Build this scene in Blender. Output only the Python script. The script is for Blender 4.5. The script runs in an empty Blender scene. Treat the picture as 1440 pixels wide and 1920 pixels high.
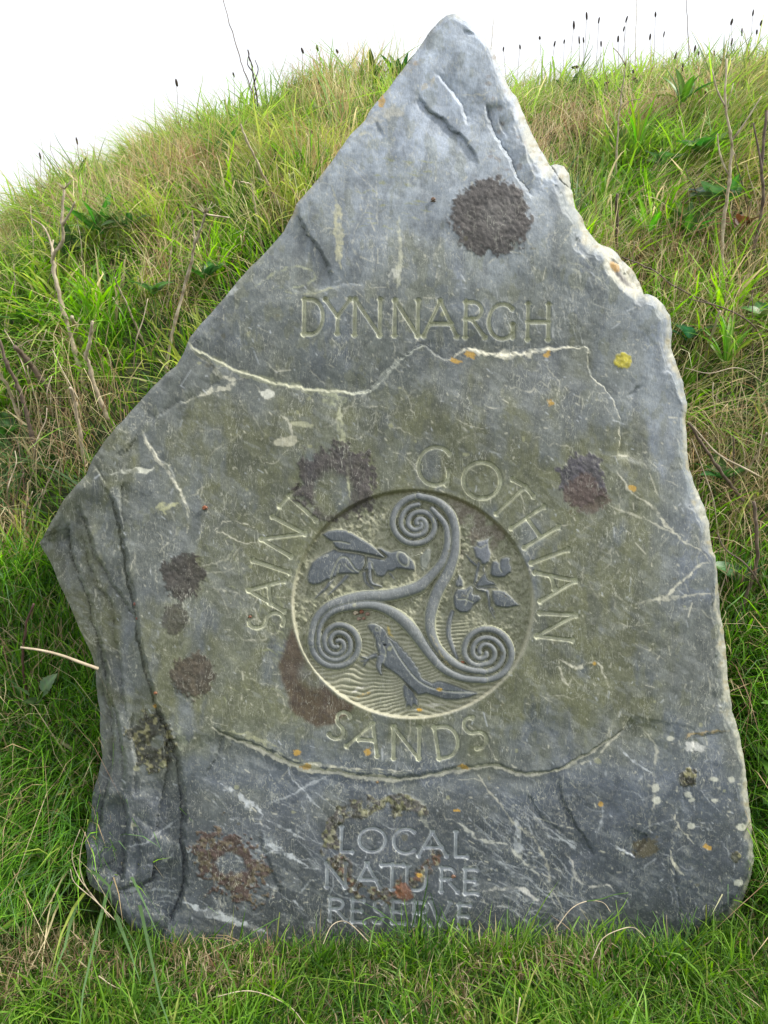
import bpy, math, random
import numpy as np
from mathutils import Vector, Matrix

# ------------------------------------------------------------------ camera, sky, sun, exposure
sc = bpy.context.scene
COL = sc.collection
random.seed(7)
RNG = np.random.default_rng(11)
R = math.radians
PITCH = 20.0
CAM = np.array([0.0, 0.0, 1.5])
FPX = 1387.0                       # focal length in photograph pixels (1440 x 1920)
cam_d = bpy.data.cameras.new('camera')
cam = bpy.data.objects.new('camera', cam_d)
COL.objects.link(cam)
cam.location = CAM
cam.rotation_euler = (R(90 - PITCH), 0, 0)
cam_d.sensor_fit = 'VERTICAL'
cam_d.sensor_height = 36.0
cam_d.lens = 36.0 * FPX / 1920.0
cam_d.clip_start = 0.05
cam_d.clip_end = 3000
sc.camera = cam

SUN_DIR = Vector((0.72, 0.06, 0.86)).normalized()
sun_el = math.asin(SUN_DIR.z)
sun_az = math.atan2(SUN_DIR.x, SUN_DIR.y)
world = bpy.data.worlds.new('World')
sc.world = world
world.use_nodes = True
nt = world.node_tree
nt.nodes.clear()
w_out = nt.nodes.new('ShaderNodeOutputWorld')
w_bg = nt.nodes.new('ShaderNodeBackground')
w_sky = nt.nodes.new('ShaderNodeTexSky')
w_sky.sky_type = 'NISHITA'
w_sky.sun_disc = False
w_sky.sun_elevation = sun_el
w_sky.sun_rotation = sun_az
w_sky.dust_density = 4.0
w_hs = nt.nodes.new('ShaderNodeHueSaturation')
w_hs.inputs['Saturation'].default_value = 0.25
w_mix = nt.nodes.new('ShaderNodeMix')
w_mix.data_type = 'RGBA'
w_mix.inputs[0].default_value = 0.8           # closed white cloud cover over the sky
w_mix.inputs[7].default_value = (11.8, 12.2, 12.8, 1)
nt.links.new(w_sky.outputs[0], w_hs.inputs['Color'])
nt.links.new(w_hs.outputs[0], w_mix.inputs[6])
nt.links.new(w_mix.outputs[2], w_bg.inputs[0])
w_bg.inputs[1].default_value = 0.085
nt.links.new(w_bg.outputs[0], w_out.inputs[0])

sun_d = bpy.data.lights.new('sun', 'SUN')
sun_d.energy = 3.6
sun_d.angle = R(7)
sun_d.color = (1.0, 0.96, 0.88)
sun = bpy.data.objects.new('sun', sun_d)
COL.objects.link(sun)
sun.rotation_euler = SUN_DIR.to_track_quat('Z', 'Y').to_euler()
sun.location = (3, -1, 5)

sc.view_settings.view_transform = 'Standard'
sc.view_settings.look = 'None'
sc.view_settings.gamma = 1
sc.view_settings.use_curve_mapping = False
sc.view_settings.exposure = 0.42

# ------------------------------------------------------------------ helpers
def tag(o, label=None, cat=None, group=None, kind=None):
    if label: o['label'] = label
    if cat: o['category'] = cat
    if group: o['group'] = group
    if kind: o['kind'] = kind
    return o

def empty(name, loc, label=None, cat=None, group=None):
    o = bpy.data.objects.new(name, None)
    o.empty_display_size = 0.05
    COL.objects.link(o)
    o.location = tuple(loc)
    return tag(o, label, cat, group)

def link_mesh(name, me, mat, parent=None):
    o = bpy.data.objects.new(name, me)
    COL.objects.link(o)
    if mat is not None:
        me.materials.append(mat)
    if parent is not None:
        o.parent = parent
    return o

def np_mesh(name, verts, quads=None, tris=None, color=None, smooth=True):
    """fast mesh from numpy arrays"""
    me = bpy.data.meshes.new(name)
    verts = np.asarray(verts, dtype=np.float32)
    nq = 0 if quads is None else len(quads)
    ntr = 0 if tris is None else len(tris)
    me.vertices.add(len(verts))
    me.vertices.foreach_set('co', verts.ravel())
    nl = nq * 4 + ntr * 3
    me.loops.add(nl)
    me.polygons.add(nq + ntr)
    idx = []
    starts = []
    if nq:
        idx.append(np.asarray(quads, dtype=np.int32).ravel())
        starts.append(np.arange(nq, dtype=np.int32) * 4)
    if ntr:
        idx.append(np.asarray(tris, dtype=np.int32).ravel())
        starts.append(nq * 4 + np.arange(ntr, dtype=np.int32) * 3)
    me.loops.foreach_set('vertex_index', np.concatenate(idx))
    me.polygons.foreach_set('loop_start', np.concatenate(starts))
    if smooth:
        me.polygons.foreach_set('use_smooth', np.ones(nq + ntr, dtype=bool))
    me.update(calc_edges=True)
    if color is not None:
        ca = me.color_attributes.new('Col', 'FLOAT_COLOR', 'POINT')
        c4 = np.ones((len(verts), 4), dtype=np.float32)
        c4[:, :3] = color
        ca.data.foreach_set('color', c4.ravel())
    return me

class Lattice:
    def __init__(self, seed):
        self.t = np.random.default_rng(seed).random((256, 256)).astype(np.float32)
    def __call__(self, x, y):
        x0 = np.floor(x); y0 = np.floor(y)
        fx = x - x0; fy = y - y0
        fx = fx * fx * (3 - 2 * fx); fy = fy * fy * (3 - 2 * fy)
        xi = x0.astype(np.int64) & 255; yi = y0.astype(np.int64) & 255
        xj = (xi + 1) & 255; yj = (yi + 1) & 255
        t = self.t
        a = t[yi, xi] * (1 - fx) + t[yi, xj] * fx
        b = t[yj, xi] * (1 - fx) + t[yj, xj] * fx
        return (a * (1 - fy) + b * fy) * 2 - 1
LAT = [Lattice(i + 100) for i in range(6)]
def fbm(x, y, scale, octv=4, seed=0, gain=0.5):
    x = np.asarray(x, dtype=np.float64); y = np.asarray(y, dtype=np.float64)
    s = 0; a = 1.0; n = 0; f = 1.0 / scale
    for o in range(octv):
        s = s + a * LAT[(seed + o) % 6](x * f + 17.3 * seed + 5.1 * o, y * f + 9.7 * seed + 3.3 * o)
        n += a; a *= gain; f *= 2.03
    return s / n * 1.6

def smooth(a, b, x):
    t = np.clip((x - a) / (b - a), 0, 1)
    return t * t * (3 - 2 * t)

def catmull(pts, n=6):
    p = [np.array(q, float) for q in pts]
    if len(p) < 3:
        return np.array(p)
    p = [2 * p[0] - p[1]] + p + [2 * p[-1] - p[-2]]
    out = []
    for i in range(1, len(p) - 2):
        for k in range(n):
            t = k / n
            out.append(0.5 * ((2 * p[i]) + (-p[i - 1] + p[i + 1]) * t + (2 * p[i - 1] - 5 * p[i] + 4 * p[i + 1] - p[i + 2]) * t * t + (-p[i - 1] + 3 * p[i] - 3 * p[i + 1] + p[i + 2]) * t ** 3))
    out.append(p[-2])
    return np.array(out)

# view geometry: rays through photograph pixels, used once to measure where things stand
cp, sp_ = math.cos(R(PITCH)), math.sin(R(PITCH))
FWD = np.array([0, cp, -sp_]); UPV = np.array([0, sp_, cp]); RIGHT = np.array([1.0, 0, 0])
def ray(px, py):
    return FWD + RIGHT * (px - 720) / FPX + UPV * (960 - py) / FPX

# ------------------------------------------------------------------ materials
def new_mat(name):
    m = bpy.data.materials.new(name)
    m.use_nodes = True
    n = m.node_tree
    b = n.nodes['Principled BSDF']
    return m, n, b

def stone_material():
    m, n, b = new_mat('weathered_slate')
    at = n.nodes.new('ShaderNodeAttribute'); at.attribute_name = 'Col'
    tc = n.nodes.new('ShaderNodeTexCoord')
    n1 = n.nodes.new('ShaderNodeTexNoise'); n1.inputs['Scale'].default_value = 420; n1.inputs['Detail'].default_value = 3
    n2 = n.nodes.new('ShaderNodeTexNoise'); n2.inputs['Scale'].default_value = 90; n2.inputs['Detail'].default_value = 5
    n3 = n.nodes.new('ShaderNodeTexVoronoi'); n3.inputs['Scale'].default_value = 260
    for q in (n1, n2, n3): n.links.new(tc.outputs['Object'], q.inputs['Vector'])
    r1 = n.nodes.new('ShaderNodeMapRange'); r1.inputs[1].default_value = .3; r1.inputs[2].default_value = .7; r1.inputs[3].default_value = .90; r1.inputs[4].default_value = 1.10
    n.links.new(n1.outputs[0], r1.inputs[0])
    r2 = n.nodes.new('ShaderNodeMapRange'); r2.inputs[1].default_value = .3; r2.inputs[2].default_value = .7; r2.inputs[3].default_value = .93; r2.inputs[4].default_value = 1.07
    n.links.new(n2.outputs[0], r2.inputs[0])
    mu = n.nodes.new('ShaderNodeMath'); mu.operation = 'MULTIPLY'
    n.links.new(r1.outputs[0], mu.inputs[0]); n.links.new(r2.outputs[0], mu.inputs[1])
    vm = n.nodes.new('ShaderNodeVectorMath'); vm.operation = 'SCALE'
    n.links.new(at.outputs['Color'], vm.inputs[0]); n.links.new(mu.outputs[0], vm.inputs['Scale'])
    mp = n.nodes.new('ShaderNodeMapping'); mp.inputs['Rotation'].default_value = (0, R(-24), 0); mp.inputs['Scale'].default_value = (300, 300, 55)
    n4 = n.nodes.new('ShaderNodeTexNoise'); n4.inputs['Scale'].default_value = 1.0; n4.inputs['Detail'].default_value = 4
    n.links.new(tc.outputs['Object'], mp.inputs[0]); n.links.new(mp.outputs[0], n4.inputs['Vector'])
    r4 = n.nodes.new('ShaderNodeMapRange'); r4.inputs[1].default_value = .32; r4.inputs[2].default_value = .68; r4.inputs[3].default_value = .89; r4.inputs[4].default_value = 1.12
    n.links.new(n4.outputs[0], r4.inputs[0])
    mu2 = n.nodes.new('ShaderNodeMath'); mu2.operation = 'MULTIPLY'
    n.links.new(mu.outputs[0], mu2.inputs[0]); n.links.new(r4.outputs[0], mu2.inputs[1]); n.links.new(mu2.outputs[0], vm.inputs['Scale'])
    # crisp hair scratches and mica specks
    n5 = n.nodes.new('ShaderNodeTexNoise'); n5.inputs['Scale'].default_value = 1.0; n5.inputs['Detail'].default_value = 2.5; n5.inputs['Distortion'].default_value = .4
    mp5 = n.nodes.new('ShaderNodeMapping'); mp5.inputs['Rotation'].default_value = (0, R(-28), 0); mp5.inputs['Scale'].default_value = (95, 60, 17)
    n.links.new(tc.outputs['Object'], mp5.inputs[0]); n.links.new(mp5.outputs[0], n5.inputs['Vector'])
    sb = n.nodes.new('ShaderNodeMath'); sb.operation = 'SUBTRACT'; sb.inputs[1].default_value = .5; n.links.new(n5.outputs[0], sb.inputs[0])
    ab = n.nodes.new('ShaderNodeMath'); ab.operation = 'ABSOLUTE'; n.links.new(sb.outputs[0], ab.inputs[0])
    rg = n.nodes.new('ShaderNodeMapRange'); rg.inputs[1].default_value = .004; rg.inputs[2].default_value = .016; rg.inputs[3].default_value = 1; rg.inputs[4].default_value = 0; n.links.new(ab.outputs[0], rg.inputs[0])
    n6 = n.nodes.new('ShaderNodeTexNoise'); n6.inputs['Scale'].default_value = 13; n6.inputs['Detail'].default_value = 4; n.links.new(tc.outputs['Object'], n6.inputs['Vector'])
    rp = n.nodes.new('ShaderNodeMapRange'); rp.inputs[1].default_value = .42; rp.inputs[2].default_value = .60; rp.inputs[3].default_value = 0; rp.inputs[4].default_value = .48; n.links.new(n6.outputs[0], rp.inputs[0])
    mm_ = n.nodes.new('ShaderNodeMath'); mm_.operation = 'MULTIPLY'; n.links.new(rg.outputs[0], mm_.inputs[0]); n.links.new(rp.outputs[0], mm_.inputs[1])
    n7 = n.nodes.new('ShaderNodeTexNoise'); n7.inputs['Scale'].default_value = 330; n7.inputs['Detail'].default_value = 1; n.links.new(tc.outputs['Object'], n7.inputs['Vector'])
    r7 = n.nodes.new('ShaderNodeMapRange'); r7.inputs[1].default_value = .66; r7.inputs[2].default_value = .74; r7.inputs[3].default_value = 0; r7.inputs[4].default_value = .28; n.links.new(n7.outputs[0], r7.inputs[0])
    mx_ = n.nodes.new('ShaderNodeMath'); mx_.operation = 'MAXIMUM'; n.links.new(mm_.outputs[0], mx_.inputs[0]); n.links.new(r7.outputs[0], mx_.inputs[1])
    cm_ = n.nodes.new('ShaderNodeMix'); cm_.data_type = 'RGBA'; cm_.inputs[7].default_value = (.50, .50, .42, 1)
    n.links.new(mx_.outputs[0], cm_.inputs[0]); n.links.new(vm.outputs[0], cm_.inputs[6]); n.links.new(cm_.outputs[2], b.inputs['Base Color'])
    b.inputs['Roughness'].default_value = 0.6
    b.inputs['Specular IOR Level'].default_value = 0.4
    ad = n.nodes.new('ShaderNodeMath'); ad.operation = 'ADD'
    n.links.new(n4.outputs[0], ad.inputs[0]); n.links.new(n2.outputs[0], ad.inputs[1])
    bp = n.nodes.new('ShaderNodeBump'); bp.inputs['Strength'].default_value = .35; bp.inputs['Distance'].default_value = .0015
    n.links.new(ad.outputs[0], bp.inputs['Height'])
    n.links.new(bp.outputs[0], b.inputs['Normal'])
    return m

def leaf_material(name, trans=0.45, rough=0.5):
    m, n, b = new_mat(name)
    at = n.nodes.new('ShaderNodeAttribute'); at.attribute_name = 'Col'
    n.links.new(at.outputs['Color'], b.inputs['Base Color'])
    b.inputs['Roughness'].default_value = rough
    b.inputs['Specular IOR Level'].default_value = 0.35
    tr = n.nodes.new('ShaderNodeBsdfTranslucent')
    hs = n.nodes.new('ShaderNodeHueSaturation'); hs.inputs['Saturation'].default_value = 1.15; hs.inputs['Value'].default_value = 1.5
    n.links.new(at.outputs['Color'], hs.inputs['Color']); n.links.new(hs.outputs[0], tr.inputs[0])
    mx = n.nodes.new('ShaderNodeMixShader'); mx.inputs[0].default_value = trans
    n.links.new(b.outputs[0], mx.inputs[1]); n.links.new(tr.outputs[0], mx.inputs[2])
    n.links.new(mx.outputs[0], n.nodes['Material Output'].inputs[0])
    return m

def noisy_material(name, c1, c2, scale=60, rough=.8, bump=.3, dist=.002):
    m, n, b = new_mat(name)
    tc = n.nodes.new('ShaderNodeTexCoord')
    n1 = n.nodes.new('ShaderNodeTexNoise'); n1.inputs['Scale'].default_value = scale; n1.inputs['Detail'].default_value = 5
    n.links.new(tc.outputs['Object'], n1.inputs['Vector'])
    cr = n.nodes.new('ShaderNodeValToRGB')
    cr.color_ramp.elements[0].position = .35; cr.color_ramp.elements[0].color = (*c1, 1)
    cr.color_ramp.elements[1].position = .68; cr.color_ramp.elements[1].color = (*c2, 1)
    n.links.new(n1.outputs[0], cr.inputs[0]); n.links.new(cr.outputs[0], b.inputs['Base Color'])
    b.inputs['Roughness'].default_value = rough
    bp = n.nodes.new('ShaderNodeBump'); bp.inputs['Strength'].default_value = bump; bp.inputs['Distance'].default_value = dist
    n.links.new(n1.outputs[0], bp.inputs['Height']); n.links.new(bp.outputs[0], b.inputs['Normal'])
    return m

M_STONE = stone_material()
M_GRASS = leaf_material('grass_blade')
M_STRAW = leaf_material('dry_grass_blade', .3, .6)
M_LEAF = leaf_material('broad_leaf', .3, .42)
M_SOIL = noisy_material('turf_soil', (.018, .026, .008), (.065, .085, .025), 25, .95, .6, .01)
M_STALK = noisy_material('pale_dry_stalk', (.26, .20, .125), (.60, .52, .37), 45, .7)
M_STALKW = noisy_material('bleached_dry_stalk', (.36, .29, .2), (.60, .5, .36), 45, .7)
M_STALKD = noisy_material('brown_dry_stalk', (.08, .055, .04), (.2, .15, .11), 55, .75)
M_HEAD = noisy_material('seed_head', (.02, .014, .012), (.07, .045, .035), 300, .9)
M_BRAMBLE = noisy_material('red_bramble_stem', (.07, .03, .03), (.16, .08, .07), 80, .5)

# ------------------------------------------------------------------ terrain: flat turf, then a steep bank
XC = np.array([-30, -8, -4, -2.4, -1.9, -1.55, -1.22, -.8, -.3, 0, .8, 1.3, 1.7, 3, 6, 30])
ZC = np.array([.4, .8, 1.05, 1.24, 1.40, 1.60, 1.81, 2.00, 2.10, 2.12, 2.10, 2.13, 2.17, 2.24, 2.2, 1.5])
TY = np.array([-100, 0, .12, .3, .6, 1.0, 1.5, 2.0, 2.4, 3.0, 5, 12, 40, 3000])
TG = np.array([0, 0, .07, .22, .43, .63, .82, .94, 1.0, .98, .8, .3, 0, 0])
def terrain(x, y):
    x = np.asarray(x, float); y = np.asarray(y, float)
    t = y - 1.42 - .05 * np.sin(x * 2.1 + 1)
    g = (np.interp(t - .08, TY, TG) + np.interp(t, TY, TG) + np.interp(t + .08, TY, TG)) / 3
    zc = (np.interp(x - .15, XC, ZC) + np.interp(x, XC, ZC) + np.interp(x + .15, XC, ZC)) / 3
    z = g * zc
    fade = np.exp(-np.maximum(np.abs(x) - 6, 0) / 6)
    z = z + fade * (.075 * fbm(x, y, .5, 3, 1) * smooth(1.3, 1.9, y) + .012 * fbm(x, y, .18, 3, 2) - .01)
    return z
def ground_hit(px, py):
    d = ray(px, py)
    t = np.linspace(.8, 9, 1600)
    P = CAM[None] + d[None] * t[:, None]
    below = P[:, 2] < terrain(P[:, 0], P[:, 1])
    i = int(np.argmax(below)) if below.any() else None
    if i is None:
        h = (P[:, 2] - terrain(P[:, 0], P[:, 1]))
        m = (P[:, 1] < 4.6)
        i = int(np.argmin(np.where(m, h, 9)))
        q = P[i].copy(); q[2] = float(terrain(q[0], q[1]))
        return q
    return P[i]

gx = np.unique(np.concatenate([np.linspace(-4.2, 4.2, 300), -4.2 - np.geomspace(.2, 900, 34), 4.2 + np.geomspace(.2, 900, 34)]))
gy = np.unique(np.concatenate([np.linspace(-1.0, 6.5, 260), -1 - np.geomspace(.2, 900, 30), 6.5 + np.geomspace(.2, 900, 34)]))
TX, TYY = np.meshgrid(gx, gy)
TZ = terrain(TX, TYY)
tv = np.stack([TX.ravel(), TYY.ravel(), TZ.ravel()], 1)
nx_, ny_ = len(gx), len(gy)
ii, jj = np.meshgrid(np.arange(nx_ - 1), np.arange(ny_ - 1))
a = (jj * nx_ + ii).ravel()
tq = np.stack([a, a + 1, a + 1 + nx_, a + nx_], 1)
ground = link_mesh('ground', np_mesh('ground', tv, tq), M_SOIL)
tag(ground, 'turf bank rising steeply behind the standing stone', kind='structure')

# ------------------------------------------------------------------ the carved slate slab
DIST = 1.7
S = DIST / FPX                                  # metres of stone face per traced unit
P0 = CAM + FWD * DIST
NRM = -FWD
def W(u, v, h=0.0, hk=None):
    """point of the leaning stone face: u right, v down (traced units), h out of the face"""
    u = np.asarray(u, float); v = np.asarray(v, float); h = np.asarray(h, float)
    k = 1 + np.clip(-h if hk is None else -hk, 0, 90) * S / DIST            # set-back flanks are a little wider than the worked face
    u = 720 + (u - 720) * k; v = 960 + (v - 960) * k
    return P0 + RIGHT * ((u - 720) * S)[..., None] + UPV * ((960 - v) * S)[..., None] + NRM * (h * S)[..., None]

STEP = 1.9
U0, V0 = 66.0, 16.0
nu, nv = int((1424 - U0) / STEP) + 1, int((1836 - V0) / STEP) + 1
GU, GV = np.meshgrid(U0 + np.arange(nu) * STEP, V0 + np.arange(nv) * STEP)
WU = GU + 5 * fbm(GU, GV, 26, 4, 3)             # jittered coordinates for natural edges
WV = GV + 5 * fbm(GU, GV, 26, 4, 4)
XU = GU + 2.2 * fbm(GU, GV, 9, 3, 1) + 6 * fbm(GU, GV, 60, 2, 2)
XV = GV + 2.2 * fbm(GU, GV, 9, 3, 2) + 6 * fbm(GU, GV, 60, 2, 5)
H = np.zeros_like(GU)
LAB = np.zeros(GU.shape, np.int32)

def window(umin, umax, vmin, vmax):
    i0 = max(0, int((umin - U0) / STEP)); i1 = min(nu, int((umax - U0) / STEP) + 2)
    j0 = max(0, int((vmin - V0) / STEP)); j1 = min(nv, int((vmax - V0) / STEP) + 2)
    return slice(j0, max(j1, j0 + 1)), slice(i0, max(i1, i0 + 1))

def pdist(pts, margin, coords='plain'):
    """distance, side (+1 = right hand of travel) and travelled length to a polyline, in a local window"""
    pts = np.asarray(pts, float)
    sl = window(pts[:, 0].min() - margin - 8, pts[:, 0].max() + margin + 8, pts[:, 1].min() - margin - 8, pts[:, 1].max() + margin + 8)
    X, Y = {'plain': (GU, GV), 'warp': (WU, WV), 'fine': (XU, XV)}[coords]
    X = X[sl]; Y = Y[sl]
    D = np.full(X.shape, 1e9); SD = np.zeros(X.shape); L = np.zeros(X.shape)
    acc = 0.0
    for k in range(len(pts) - 1):
        ax, ay = pts[k]; bx, by = pts[k + 1]
        dx, dy = bx - ax, by - ay
        l2 = dx * dx + dy * dy + 1e-9
        t = np.clip(((X - ax) * dx + (Y - ay) * dy) / l2, 0, 1)
        d = np.hypot(X - ax - t * dx, Y - ay - t * dy)
        m = d < D
        D[m] = d[m]
        cr = dx * (Y - ay) - dy * (X - ax)
        SD[m] = np.sign(cr)[m]
        L[m] = (acc + t * math.sqrt(l2))[m]
        acc += math.sqrt(l2)
    return sl, D, SD, L, acc

def psdf(poly, margin=40, coords='plain'):
    """signed distance to a closed polygon (positive inside), clamped to margin"""
    poly = np.asarray(poly, float)
    sl = window(poly[:, 0].min() - margin, poly[:, 0].max() + margin, poly[:, 1].min() - margin, poly[:, 1].max() + margin)
    X, Y = {'plain': (GU, GV), 'warp': (WU, WV), 'fine': (XU, XV)}[coords]
    X = X[sl]; Y = Y[sl]
    ins = np.zeros(X.shape, bool)
    D = np.full(X.shape, float(margin))
    n = len(poly)
    base_j, base_i = sl[0].start, sl[1].start
    for k in range(n):
        ax, ay = poly[k]; bx, by = poly[(k + 1) % n]
        j0 = max(0, int((min(ay, by) - 12 - V0) / STEP) - base_j); j1 = max(0, int((max(ay, by) + 12 - V0) / STEP) + 2 - base_j)
        Ys = Y[j0:j1]; Xs = X[j0:j1]
        if ay != by:
            c = ((ay > Ys) != (by > Ys)) & (Xs < (bx - ax) * (Ys - ay) / (by - ay) + ax)
            ins[j0:j1] ^= c
        i0 = max(0, int((min(ax, bx) - margin - U0) / STEP) - base_i); i1 = int((max(ax, bx) + margin - U0) / STEP) + 2 - base_i
        m0 = max(0, int((min(ay, by) - margin - V0) / STEP) - base_j); m1 = int((max(ay, by) + margin - V0) / STEP) + 2 - base_j
        if i1 <= 0 or m1 <= 0: continue
        Xw = X[m0:m1, i0:i1]; Yw = Y[m0:m1, i0:i1]
        if Xw.size == 0: continue
        dx, dy = bx - ax, by - ay
        l2 = dx * dx + dy * dy + 1e-9
        t = np.clip(((Xw - ax) * dx + (Yw - ay) * dy) / l2, 0, 1)
        D[m0:m1, i0:i1] = np.minimum(D[m0:m1, i0:i1], np.hypot(Xw - ax - t * dx, Yw - ay - t * dy))
    return sl, np.where(ins, D, -D)

# outline of the slab, clockwise from the apex
OUT = [(853,25),(868,36),(881,45),(893,54),(905,66),(919,86),(930,112),(941,139),(955,162),(967,184),(981,212),(994,240),(1010,272),(1024,300),(1031,311),
 (1044,309),(1057,312),(1067,326),(1071,356),(1080,390),(1092,412),(1099,427),(1121,457),(1144,465),(1162,484),(1189,510),(1200,530),(1206,552),(1218,553),(1231,558),
 (1246,573),(1257,591),(1259,608),(1258,624),(1257,653),(1265,676),(1275,697),(1283,728),(1288,755),(1285,785),(1288,810),(1286,846),(1292,875),(1300,901),(1312,930),
 (1322,952),(1331,992),(1340,1047),(1348,1120),(1355,1174),(1360,1220),(1366,1280),(1374,1330),(1384,1369),(1392,1410),(1398,1446),(1405,1515),(1409,1560),(1414,1612),
 (1409,1640),(1401,1668),(1393,1690),(1381,1709),(1368,1722),(1356,1732),(1320,1752),(1270,1775),(1200,1800),(1000,1818),(700,1822),(450,1815),(330,1790),(260,1755),
 (222,1712),(200,1679),(180,1668),(169,1658),(162,1637),(164,1605),(160,1579),(165,1555),(171,1537),(172,1515),(173,1492),(184,1455),(192,1417),(188,1370),(187,1333),
 (183,1300),(180,1275),(180,1251),(168,1216),(150,1181),(129,1133),(112,1098),(95,1053),(84,1035),(74,1018),(90,990),(107,959),(122,935),(142,912),(161,890),(174,859),
 (196,828),(216,803),(250,766),(282,730),(310,702),(329,687),(345,660),(355,633),(385,598),(418,562),(440,535),(462,509),(493,478),(515,455),(533,433),(541,415),
 (551,398),(555,384),(585,350),(610,319),(657,253),(684,226),(692,208),(703,195),(728,166),(754,133),(772,108),(793,78),(808,57),(824,39),(838,29)]
out = np.array(OUT, float)
dense = []
for k in range(len(out)):
    p, q = out[k], out[(k + 1) % len(out)]
    n = max(1, int(np.hypot(*(q - p)) / 5))
    for i in range(n): dense.append(p + (q - p) * i / n)
dense = np.array(dense)
tn = np.roll(dense, -1, 0) - np.roll(dense, 1, 0)
tn /= np.linalg.norm(tn, axis=1)[:, None]
nn = np.stack([tn[:, 1], -tn[:, 0]], 1)
amp = (1.0 + 1.3 * (dense[:, 0] > 900)) * fbm(dense[:, 0], dense[:, 1], 22, 4, 2)
dense = dense + nn * amp[:, None]
OUTLINE = dense
sl_, sd_ = psdf(OUTLINE, 70)
SDF = np.full(GU.shape, -70.0); SDF[sl_] = sd_

# ---- large forms
H += 9 * fbm(GU, GV, 420, 2, 1) + 3.0 * fbm(GU, GV, 120, 3, 2) + 0.7 * fbm(GU, GV, 22, 3, 3)
gr = fbm(GU * .9 + GV * .45, GV * .22 - GU * .1, 16, 4, 5)         # slaty grain running down the face
H += 0.45 * gr

def ledge(pts, A, L, side=1, crack=0.0, coords='fine', margin=None, ends=25):
    """the side given drops by A at the line and eases back over L; optional dark crack along it"""
    pts = catmull(pts, 4)
    sl, D, SD, Ln, tot = pdist(pts, margin or min(3 * L, 220), coords)
    e = smooth(0, ends, Ln) * smooth(0, ends, tot - Ln)
    drop = np.where(SD * side > 0, A * np.exp(-(D / L)) * smooth(0, 2.2, D), 0) * e
    fadeend = np.exp(-np.maximum(0, D - L * 2.2) / (L * .3 + 1))
    H[sl] -= drop * fadeend
    if crack: H[sl] -= crack * np.exp(-(D / 2.0) ** 2) * e

MAIN = [(183,905),(196,925),(215,960),(228,1010),(240,1070),(248,1120),(256,1180),(268,1240),(290,1310),(312,1370),(334,1430),(345,1490),(346,1560),(345,1620),(338,1680),(322,1722)]
def leftslope():
    # everything left of the main step falls away from the worked face
    sl, D, SD, Ln, tot = pdist(catmull(MAIN, 4), 300, 'fine')
    m = (SD > 0) & (GV[sl] > 880 - 0.3 * (GU[sl] - 183))
    f = smooth(900, 960, GV[sl] + 0.0 * GU[sl])
    H[sl] -= np.where(m, (12 + .10 * D), 0) * f * smooth(0, 2.6, np.where(m, D, 0))
    H[sl] -= 14 * np.exp(-(D / 2.8) ** 2) * f
leftslope()
ledge([(107,962),(122,990),(135,1040),(150,1075),(168,1130),(182,1180),(190,1230),(205,1300),(222,1370),(232,1430),(236,1490)], 30, 150, 1, 9, ends=60)
ledge([(141,936),(150,965),(165,1000),(180,1040),(200,1075),(222,1110),(240,1140),(258,1190)], 18, 70, 1, 7, ends=50)
ledge([(190,1260),(200,1310),(208,1360),(212,1420),(204,1480),(190,1540),(180,1600)], 25, 120, 1, 7, ends=50)
ledge([(232,1480),(238,1520),(236,1580),(232,1640),(222,1670)], 22, 90, 1, 7, ends=40)
ledge([(312,1380),(316,1450),(302,1520),(288,1570)], 8, 50, -1, 2)
ledge([(246,1330),(250,1400),(256,1480),(254,1505)], 7, 40, -1, 2)
ledge([(285,1610),(286,1645),(262,1665),(215,1678)], 16, 26, -1, 9)
ledge([(170,1625),(200,1628),(216,1618),(214,1636)], 3, 12, 1, 4)
ledge([(230,900),(222,930),(226,980),(232,1040)], 8, 30, -1, 2)
ledge([(172,862),(188,893),(200,915)], 3, 14, -1, 3)
ledge([(262,808),(240,840),(215,858)], 5, 18, -1, 3)
ledge([(215,1145),(222,1160),(212,1172),(218,1185)], 4, 10, 1, 5)
ledge([(150,975),(160,1020),(178,1080),(205,1130),(212,1180),(222,1240),(230,1300),(240,1360)], 15, 60, 1, 5, ends=60)
ledge([(255,1560),(262,1600),(258,1650)], 9, 18, 1, 4)
_lm = smooth(4, 40, 183 + (GV - 905) * .2 - GU) * smooth(920, 1000, GV)
H += _lm * (2.5 * fbm(GU - .2 * GV, GV * .2, 40, 4, 4) + 4 * np.abs(fbm(GU, GV, 60, 3, 1)))
# upper cracks
ledge([(812,135),(832,155),(852,178),(866,205),(875,240)], 7, 26, -1, 4.5)
ledge([(775,172),(800,200),(828,222),(850,246),(872,268),(886,292),(893,315)], 8, 28, 1, 5)
ledge([(908,192),(915,228),(930,262),(948,292),(962,322),(985,350),(1004,374)], 13, 40, -1, 8)
ledge([(930,212),(938,240),(950,262)], 3, 12, -1, 4)
ledge([(868,52),(876,60),(888,66),(902,68)], 4, 10, 1, 5)
ledge([(700,218),(716,240),(722,265)], 3, 14, 1, 1.5)
# notch facet on the left shoulder
ledge([(556,388),(566,420),(585,448),(600,475),(612,510),(622,545)], 10, 60, 1, 5)
ledge([(541,540),(580,543),(625,543),(690,535)], 3, 20, -1, 1)
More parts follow.
